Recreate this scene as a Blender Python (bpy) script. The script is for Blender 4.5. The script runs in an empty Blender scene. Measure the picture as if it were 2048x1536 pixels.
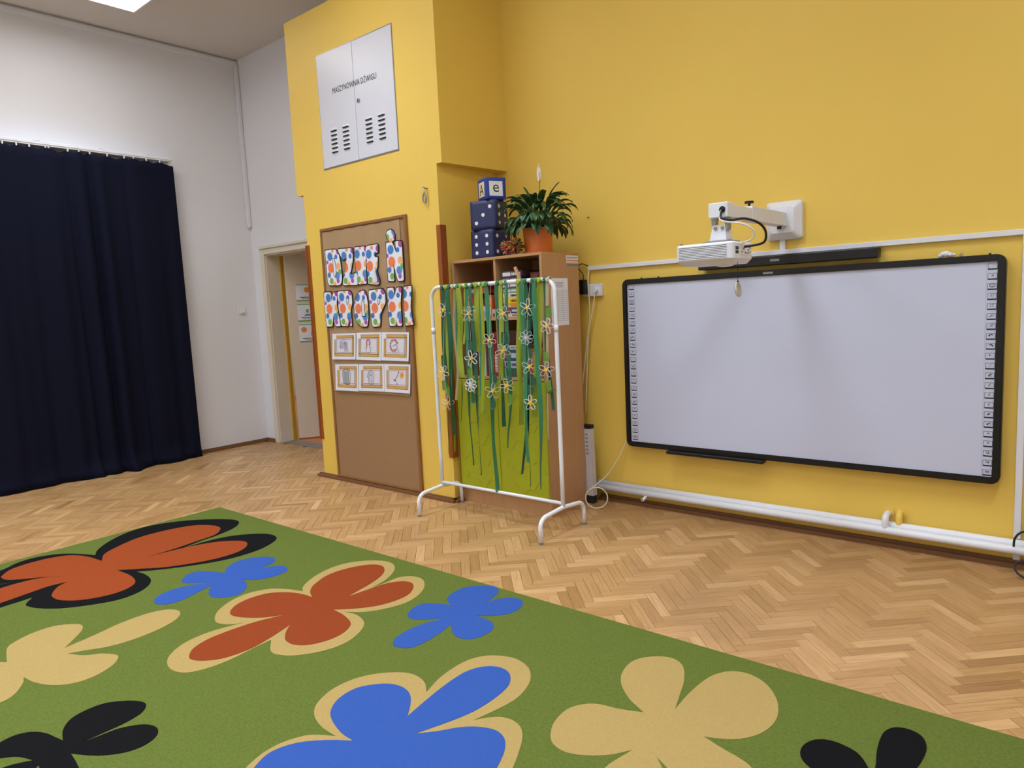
import bpy, bmesh, math, random
from mathutils import Vector, Matrix

# ---------------------------------------------------------------- camera / world / exposure
scene = bpy.context.scene
COL = scene.collection
FPX = 1408.822
CAM = Vector((0.0, 0.0, 1.36))
WR = ((0.764055, 0.643476, -0.046456),      # world -> camera (x right, y down, z forward)
      (0.035539, -0.113878, -0.992859),
      (-0.644171, 0.756948, -0.109877))
cam_data = bpy.data.cameras.new('camera')
cam_data.sensor_width = 36.0
cam_data.lens = FPX / 2048 * 36.0
cam_data.clip_start = 0.05
cam = bpy.data.objects.new('camera', cam_data)
COL.objects.link(cam)
rx, ry, rz = (Vector(r) for r in WR)
cam.matrix_world = Matrix(((rx.x, -ry.x, -rz.x, CAM.x), (rx.y, -ry.y, -rz.y, CAM.y), (rx.z, -ry.z, -rz.z, CAM.z), (0, 0, 0, 1)))
scene.camera = cam

world = bpy.data.worlds.new('world')
scene.world = world
world.use_nodes = True
world.node_tree.nodes['Background'].inputs[0].default_value = (0.55, 0.6, 0.7, 1)
world.node_tree.nodes['Background'].inputs[1].default_value = 0.3

scene.view_settings.view_transform = 'Standard'
scene.view_settings.look = 'None'
scene.view_settings.gamma = 1.0
scene.view_settings.use_curve_mapping = False
scene.view_settings.exposure = 0.0
LAMP_WATTS = 15.5
LAMP_SPREAD = math.radians(104)

random.seed(7)
PI = math.pi

# ---------------------------------------------------------------- materials
def lin(c):
    return tuple(((v / 255 / 12.92) if v / 255 <= 0.04045 else ((v / 255 + 0.055) / 1.055) ** 2.4) for v in c)

MATS = {}
def mat(name, rgb, rough=0.6, metal=0.0, var=0.0, vscale=8.0, bump=0.0, bscale=60.0, coat=0.0, emit=0.0, stretch=None, spec=0.5, sheen=0.0, trans=0.0):
    if name in MATS:
        return MATS[name]
    m = bpy.data.materials.new(name)
    m.use_nodes = True
    nt = m.node_tree
    b = nt.nodes['Principled BSDF']
    c = lin(rgb)
    b.inputs['Base Color'].default_value = (*c, 1)
    b.inputs['Roughness'].default_value = rough
    b.inputs['Metallic'].default_value = metal
    b.inputs['Specular IOR Level'].default_value = spec
    b.inputs['Coat Weight'].default_value = coat
    b.inputs['Sheen Weight'].default_value = sheen
    b.inputs['Transmission Weight'].default_value = trans
    if emit:
        b.inputs['Emission Color'].default_value = (*c, 1)
        b.inputs['Emission Strength'].default_value = emit
    tc = nt.nodes.new('ShaderNodeTexCoord')
    src = tc.outputs['Object']
    if stretch:
        mp = nt.nodes.new('ShaderNodeMapping')
        mp.inputs['Scale'].default_value = stretch
        nt.links.new(src, mp.inputs[0]); src = mp.outputs[0]
    n = nt.nodes.new('ShaderNodeTexNoise')
    n.inputs['Scale'].default_value = vscale
    n.inputs['Detail'].default_value = 4
    nt.links.new(src, n.inputs['Vector'])
    if var > 0:
        mx = nt.nodes.new('ShaderNodeMix'); mx.data_type = 'RGBA'
        mx.inputs[6].default_value = (*[max(0, v * (1 - var)) for v in c], 1)
        mx.inputs[7].default_value = (*[min(1, v * (1 + var)) for v in c], 1)
        nt.links.new(n.outputs['Fac'], mx.inputs[0])
        nt.links.new(mx.outputs[2], b.inputs['Base Color'])
    if bump > 0:
        n2 = nt.nodes.new('ShaderNodeTexNoise')
        n2.inputs['Scale'].default_value = bscale
        n2.inputs['Detail'].default_value = 3
        nt.links.new(src, n2.inputs['Vector'])
        bp = nt.nodes.new('ShaderNodeBump')
        bp.inputs['Strength'].default_value = bump
        bp.inputs['Distance'].default_value = 0.004
        nt.links.new(n2.outputs['Fac'], bp.inputs['Height'])
        nt.links.new(bp.outputs[0], b.inputs['Normal'])
    MATS[name] = m
    return m

M_YEL = mat('yellow_wall_paint', (236, 201, 92), 0.55, var=0.03, vscale=2, bump=0.05, bscale=120)
M_WHT = mat('white_wall_paint', (228, 230, 238), 0.6, var=0.02, vscale=2, bump=0.12, bscale=120)
M_CEIL = mat('ceiling_paint', (216, 211, 208), 0.8, var=0.02, vscale=2, bump=0.1, bscale=90)
M_FBASE = mat('floor_base_dark', (70, 45, 25), 0.8, var=0.2)
M_BASEB = mat('baseboard_wood', (122, 84, 54), 0.45, var=0.25, vscale=5, stretch=(1, 12, 12))
M_FRAMEB = mat('cream_door_paint', (222, 214, 198), 0.4, var=0.03)
M_DOOR = mat('door_leaf_paint', (214, 200, 182), 0.45, var=0.03)
M_BROWN = mat('brown_varnished_wood', (150, 82, 36), 0.35, var=0.25, vscale=4, stretch=(14, 14, 1.5))
M_OCHRE = mat('ochre_frame_paint', (196, 150, 40), 0.5, var=0.1)
M_ORANGEF = mat('orange_hall_floor', (205, 130, 70), 0.4, var=0.1)
M_NAVY = mat('navy_curtain_cloth', (13, 16, 36), 0.9, var=0.15, vscale=30, bump=0.25, bscale=400, spec=0.15)
M_WPLAST = mat('white_plastic', (226, 229, 240), 0.4, var=0.02)
M_WMETAL = mat('white_powder_metal', (232, 235, 244), 0.35, var=0.02, vscale=20)
M_GPANEL = mat('grey_white_sheet_metal', (212, 215, 228), 0.3, var=0.02, vscale=3)
M_DARK = mat('dark_slot', (30, 28, 30), 0.8, var=0.1)
M_BLACK = mat('black_plastic', (9, 9, 11), 0.4, var=0.1, vscale=40)
M_GREYP = mat('grey_metal', (150, 150, 154), 0.35, metal=0.7, var=0.05)
M_CORK = mat('brown_board', (156, 122, 86), 0.8, var=0.07, vscale=40, bump=0.2, bscale=300)
M_KRAFT = mat('kraft_paper', (172, 142, 106), 0.7, var=0.12, vscale=6, bump=0.3, bscale=12)
M_FRAMEW = mat('board_frame_wood', (142, 100, 58), 0.5, var=0.2, vscale=5)
M_INK = mat('black_ink', (14, 13, 16), 0.6, var=0.1)
M_PAPER = mat('white_paper', (230, 232, 244), 0.7, var=0.02, vscale=20)
M_GOLD = mat('gold_print', (214, 168, 92), 0.6, var=0.15, vscale=60)
M_BEECH = mat('beech_laminate', (184, 140, 98), 0.45, var=0.12, vscale=4, stretch=(10, 10, 1.2))
M_BEECHD = mat('beech_edge', (206, 160, 118), 0.5, var=0.1, vscale=8)
M_LIME = mat('lime_cabinet_door', (168, 176, 30), 0.4, var=0.04, vscale=6)
M_CREAMRUG = mat('rug_cream', (176, 150, 94), 0.95, var=0.14, vscale=140, bump=0.6, bscale=700, spec=0.1)
M_GREENRUG = mat('rug_green', (97, 110, 48), 0.95, var=0.34, vscale=110, bump=0.6, bscale=700, spec=0.1)
M_BLUERUG = mat('rug_blue', (54, 88, 166), 0.95, var=0.12, vscale=140, bump=0.6, bscale=700, spec=0.1)
M_BLACKRUG = mat('rug_black', (17, 17, 20), 0.95, var=0.14, vscale=140, bump=0.6, bscale=700, spec=0.1)
M_ORRUG = mat('rug_orange', (150, 68, 32), 0.95, var=0.12, vscale=140, bump=0.6, bscale=700, spec=0.1)
M_REDRUG = mat('rug_rust_red', (142, 64, 32), 0.95, var=0.12, vscale=140, bump=0.6, bscale=700, spec=0.1)
M_BOARD = mat('whiteboard_surface', (202, 209, 236), 0.28, var=0.01, vscale=3)
M_BOARDF = mat('whiteboard_frame_black', (9, 9, 12), 0.35, var=0.1)
M_DICE = mat('navy_vinyl', (38, 45, 90), 0.5, var=0.12, vscale=8, bump=0.3, bscale=14)
M_LBLUE = mat('royal_blue_fabric', (34, 62, 150), 0.6, var=0.12, vscale=20, bump=0.2, bscale=50)
M_POT = mat('orange_pot_glaze', (222, 116, 44), 0.4, var=0.06, vscale=10)
M_LEAF = mat('peace_lily_leaf', (44, 82, 44), 0.35, var=0.35, vscale=9, bump=0.2, bscale=40)
M_SOIL = mat('dark_soil', (40, 28, 20), 0.95, var=0.3, vscale=60)
M_SPATHE = mat('pale_spathe', (236, 228, 214), 0.6, var=0.05)
M_RG = {'d': mat('ribbon_bottle_green', (36, 98, 68), 0.36, var=0.4, vscale=1.0, stretch=(70, 70, 5)), 'g': mat('ribbon_emerald_green', (54, 128, 92), 0.34, var=0.4, vscale=1.0, stretch=(70, 70, 5)),  # upright colour streaks paint satin highlights into the green and lime ribbons
        'l': mat('ribbon_lime_green', (148, 168, 46), 0.36, var=0.4, vscale=1.0, stretch=(70, 70, 5)), 'b': mat('ribbon_taupe', (176, 160, 128), 0.5, var=0.2, vscale=14)}
M_YCEN = mat('yellow_paper_disc', (246, 190, 50), 0.6, var=0.1, vscale=40)
M_LEAFP = mat('dark_green_paper', (40, 92, 66), 0.6, var=0.15)
M_LEAFP2 = mat('mid_green_paper', (96, 140, 50), 0.6, var=0.15)
M_STRING = mat('white_string', (226, 222, 206), 0.8, var=0.1)
M_CABLE = mat('cream_cable', (226, 214, 186), 0.5, var=0.05)
M_CLEAR = mat('translucent_cap', (214, 210, 196), 0.2, var=0.05, trans=0.45)
M_CEILLAMP = mat('lamp_diffuser', (255, 252, 250), 0.5, emit=7.0)
M_HALLLAMP = mat('hall_lamp_diffuser', (220, 255, 250), 0.5, emit=6.0)

# ---------------------------------------------------------------- mesh helpers
class MB:
    """collects geometry for one mesh object"""
    def __init__(s):
        s.v = []; s.f = []; s.m = []; s.mats = []
    def mi(s, m):
        if m is None: return 0
        if m not in s.mats: s.mats.append(m)
        return s.mats.index(m)
    def add(s, vs, fs, m=None):
        o = len(s.v); k = s.mi(m)
        s.v += [tuple(v) for v in vs]
        for f in fs:
            s.f.append(tuple(o + i for i in f)); s.m.append(k)
        return s
    def box(s, x0, x1, y0, y1, z0, z1, m=None, ch=0.0):
        if ch <= 0:
            vs = [(x, y, z) for z in (z0, z1) for y in (y0, y1) for x in (x0, x1)]
            return s.add(vs, [(0, 2, 3, 1), (4, 5, 7, 6), (0, 1, 5, 4), (2, 6, 7, 3), (0, 4, 6, 2), (1, 3, 7, 5)], m)
        bm = bmesh.new()
        bmesh.ops.create_cube(bm, size=1)
        for v in bm.verts:
            v.co = Vector(((x0 + x1) / 2 + v.co.x * (x1 - x0), (y0 + y1) / 2 + v.co.y * (y1 - y0), (z0 + z1) / 2 + v.co.z * (z1 - z0)))
        bmesh.ops.bevel(bm, geom=bm.edges[:], offset=ch, segments=2, profile=0.5, affect='EDGES')
        bm.verts.index_update()
        s.add([v.co[:] for v in bm.verts], [[v.index for v in f.verts] for f in bm.faces], m)
        bm.free()
        return s
    def tube(s, pts, r, n=8, m=None, closed=False, cap=True):
        pts = [Vector(p) for p in pts]
        k = len(pts); rs = r if isinstance(r, (list, tuple)) else [r] * k
        rings = []; up = None
        for i, p in enumerate(pts):
            if closed:
                t = (pts[(i + 1) % k] - pts[i - 1])
            else:
                t = pts[min(i + 1, k - 1)] - pts[max(i - 1, 0)]
            t = t.normalized() if t.length > 1e-9 else Vector((0, 0, 1))
            if up is None:
                up = Vector((0, 0, 1)) if abs(t.z) < 0.9 else Vector((1, 0, 0))
            a = t.cross(up)
            if a.length < 1e-6:
                a = t.cross(Vector((0.3, 1, 0.2)))
            a.normalize(); b = a.cross(t).normalized(); up = b
            rings.append([p + (a * math.cos(q) + b * math.sin(q)) * rs[i] for q in (2 * PI * j / n for j in range(n))])
        vs = [v for ring in rings for v in ring]; fs = []
        for i in range(k if closed else k - 1):
            i2 = (i + 1) % k
            for j in range(n):
                j2 = (j + 1) % n
                fs.append((i * n + j, i * n + j2, i2 * n + j2, i2 * n + j))
        if cap and not closed:
            fs.append(tuple(range(n - 1, -1, -1))); fs.append(tuple((k - 1) * n + j for j in range(n)))
        return s.add(vs, fs, m)
    def lathe(s, prof, c, n=24, m=None):
        cx, cy, cz = c
        vs = [(cx + r * math.cos(2 * PI * j / n), cy + r * math.sin(2 * PI * j / n), cz + z) for r, z in prof for j in range(n)]
        fs = []
        for i in range(len(prof) - 1):
            for j in range(n):
                j2 = (j + 1) % n
                fs.append((i * n + j, i * n + j2, (i + 1) * n + j2, (i + 1) * n + j))
        if prof[0][0] > 1e-6: fs.append(tuple(range(n - 1, -1, -1)))
        if prof[-1][0] > 1e-6: fs.append(tuple((len(prof) - 1) * n + j for j in range(n)))
        return s.add(vs, fs, m)
    def prism(s, loops, fn, d0, d1, m=None):
        """loops of 2D points (outer + holes), fn(a,b,d)->3D; extruded from d0 (back) to d1 (front)"""
        flat = [p for l in loops for p in l]
        n = len(flat)
        vs = [fn(p[0], p[1], d1) for p in flat] + [fn(p[0], p[1], d0) for p in flat]
        # one outline: holes are bridged to the outer loop by a cut, then ear-clipped
        area = lambda ids: sum(flat[ids[i]][0] * flat[ids[(i + 1) % len(ids)]][1] - flat[ids[(i + 1) % len(ids)]][0] * flat[ids[i]][1] for i in range(len(ids)))
        idx = list(range(len(loops[0])))
        if area(idx) < 0: idx.reverse()
        o = len(loops[0])
        for l in loops[1:]:
            h = list(range(o, o + len(l))); o += len(l)
            if area(h) > 0: h.reverse()
            best = min(((flat[a][0] - flat[b][0]) ** 2 + (flat[a][1] - flat[b][1]) ** 2, i, j) for i, a in enumerate(idx) for j, b in enumerate(h))
            _, i, j = best
            idx = idx[:i + 1] + h[j:] + h[:j + 1] + idx[i:]
        bm = bmesh.new()
        bvs = [bm.verts.new((flat[i][0], flat[i][1], 0)) for i in idx]
        bm.faces.new(bvs); bm.normal_update()
        bmesh.ops.triangulate(bm, faces=bm.faces[:], ngon_method='EAR_CLIP')
        bm.verts.index_update()
        fs = []
        for f in bm.faces:
            t = tuple(idx[v.index] for v in f.verts)
            if len(set(t)) < 3: continue
            a, b, c = (flat[i] for i in t)
            cr = (b[0] - a[0]) * (c[1] - a[1]) - (b[1] - a[1]) * (c[0] - a[0])
            t = t if cr >= 0 else tuple(reversed(t))
            fs.append(t); fs.append(tuple(n + i for i in reversed(t)))
        bm.free()
        o = 0
        for l in loops:
            k = len(l)
            for i in range(k):
                j = (i + 1) % k
                fs.append((o + i, o + j, n + o + j, n + o + i))
            o += k
        return s.add(vs, fs, m)
    def sphere(s, c, r, m=None, seg=12, rings=8, sc=(1, 1, 1)):
        vs = []; fs = []
        for i in range(rings + 1):
            th = PI * i / rings
            for j in range(seg):
                ph = 2 * PI * j / seg
                vs.append((c[0] + r * sc[0] * math.sin(th) * math.cos(ph), c[1] + r * sc[1] * math.sin(th) * math.sin(ph), c[2] + r * sc[2] * math.cos(th)))
        for i in range(rings):
            for j in range(seg):
                j2 = (j + 1) % seg
                fs.append((i * seg + j, (i + 1) * seg + j, (i + 1) * seg + j2, i * seg + j2))
        return s.add(vs, fs, m)

WORLD = {}     # world location of every object / empty

def tag(o, label=None, cat=None, group=None, kind=None):
    if label: o['label'] = label
    if cat: o['category'] = cat
    if group: o['group'] = group
    if kind: o['kind'] = kind
    return o

def thing(name, loc, label, cat, group=None):
    o = bpy.data.objects.new(name, None)
    o.empty_display_size = 0.05
    o.location = loc; COL.objects.link(o)
    WORLD[o.name] = Vector(loc)
    return tag(o, label, cat, group)

def obj(name, mb, m, parent=None, label=None, cat=None, group=None, kind=None, smooth=False, sub=0, fix=True):
    xs = [v[0] for v in mb.v]; ys = [v[1] for v in mb.v]; zs = [v[2] for v in mb.v]
    org = Vector(((min(xs) + max(xs)) / 2, (min(ys) + max(ys)) / 2, min(zs)))
    me = bpy.data.meshes.new(name)
    me.from_pydata([(v[0] - org.x, v[1] - org.y, v[2] - org.z) for v in mb.v], [], mb.f)
    if mb.mats:
        for mm in mb.mats: me.materials.append(mm)
        me.polygons.foreach_set('material_index', mb.m)
    else:
        me.materials.append(m)
    if fix:
        bm = bmesh.new(); bm.from_mesh(me)
        bmesh.ops.recalc_face_normals(bm, faces=bm.faces)
        bm.to_mesh(me); bm.free()
    if smooth:
        me.polygons.foreach_set('use_smooth', [True] * len(me.polygons))
    me.update()
    o = bpy.data.objects.new(name, me)
    COL.objects.link(o)
    if sub:
        md = o.modifiers.new('sub', 'SUBSURF'); md.levels = sub; md.render_levels = sub
    WORLD[o.name] = org
    if parent is not None:
        o.parent = parent
        o.location = org - WORLD[parent.name]
    else:
        o.location = org
    return tag(o, label, cat, group, kind)

def struct(name, mb, m, parent=None, **k):
    return obj(name, mb, m, parent, kind='structure' if parent is None else None, **k)

XZ = lambda a, b, d: (a, d, b)      # plane facing -y
XY = lambda a, b, d: (a, b, d)

def catmull(pts, sub=5):
    """pts (x,y,cusp) closed; smooth between cusps"""
    n = len(pts); out = []
    for i in range(n):
        p1, p2 = pts[i], pts[(i + 1) % n]
        p0 = pts[i - 1] if not p1[2] else (2 * p1[0] - p2[0], 2 * p1[1] - p2[1])
        p3 = pts[(i + 2) % n] if not p2[2] else (2 * p2[0] - p1[0], 2 * p2[1] - p1[1])
        for k in range(sub):
            t = k / sub
            q = []
            for a in (0, 1):
                q.append(0.5 * (2 * p1[a] + (p2[a] - p0[a]) * t + (2 * p0[a] - 5 * p1[a] + 4 * p2[a] - p3[a]) * t * t + (3 * p1[a] - p0[a] - 3 * p2[a] + p3[a]) * t ** 3))
            out.append(tuple(q))
    return out

def smooth_path(pts, sub=6):
    pts = [Vector(p) for p in pts]; out = []
    for i in range(len(pts) - 1):
        p0 = pts[max(i - 1, 0)]; p1 = pts[i]; p2 = pts[i + 1]; p3 = pts[min(i + 2, len(pts) - 1)]
        for k in range(sub):
            t = k / sub
            out.append(0.5 * (2 * p1 + (p2 - p0) * t + (2 * p0 - 5 * p1 + 4 * p2 - p3) * t * t + (3 * p1 - p0 - 3 * p2 + p3) * t ** 3))
    out.append(pts[-1])
    return out

def text_mb(txt, size, place, m, sx=1.0, offset=0.0, align='LEFT'):
    """flat lettering as a mesh; place(x, y) -> 3D"""
    cu = bpy.data.curves.new('lettering', 'FONT')
    cu.body = txt; cu.size = size; cu.align_x = align; cu.offset = offset; cu.resolution_u = 3
    o = bpy.data.objects.new('lettering', cu); COL.objects.link(o)
    dg = bpy.context.evaluated_depsgraph_get()
    me = bpy.data.meshes.new_from_object(o.evaluated_get(dg))
    mb = MB()
    mb.add([place(v.co.x * sx, v.co.y) for v in me.vertices], [tuple(p.vertices) for p in me.polygons], m)
    bpy.data.objects.remove(o); bpy.data.meshes.remove(me); bpy.data.curves.remove(cu)
    return mb

def ring2d(cx, cz, r, n=20, sx=1.0, sz=1.0):
    return [(cx + r * sx * math.cos(2 * PI * i / n), cz + r * sz * math.sin(2 * PI * i / n)) for i in range(n)]

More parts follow.
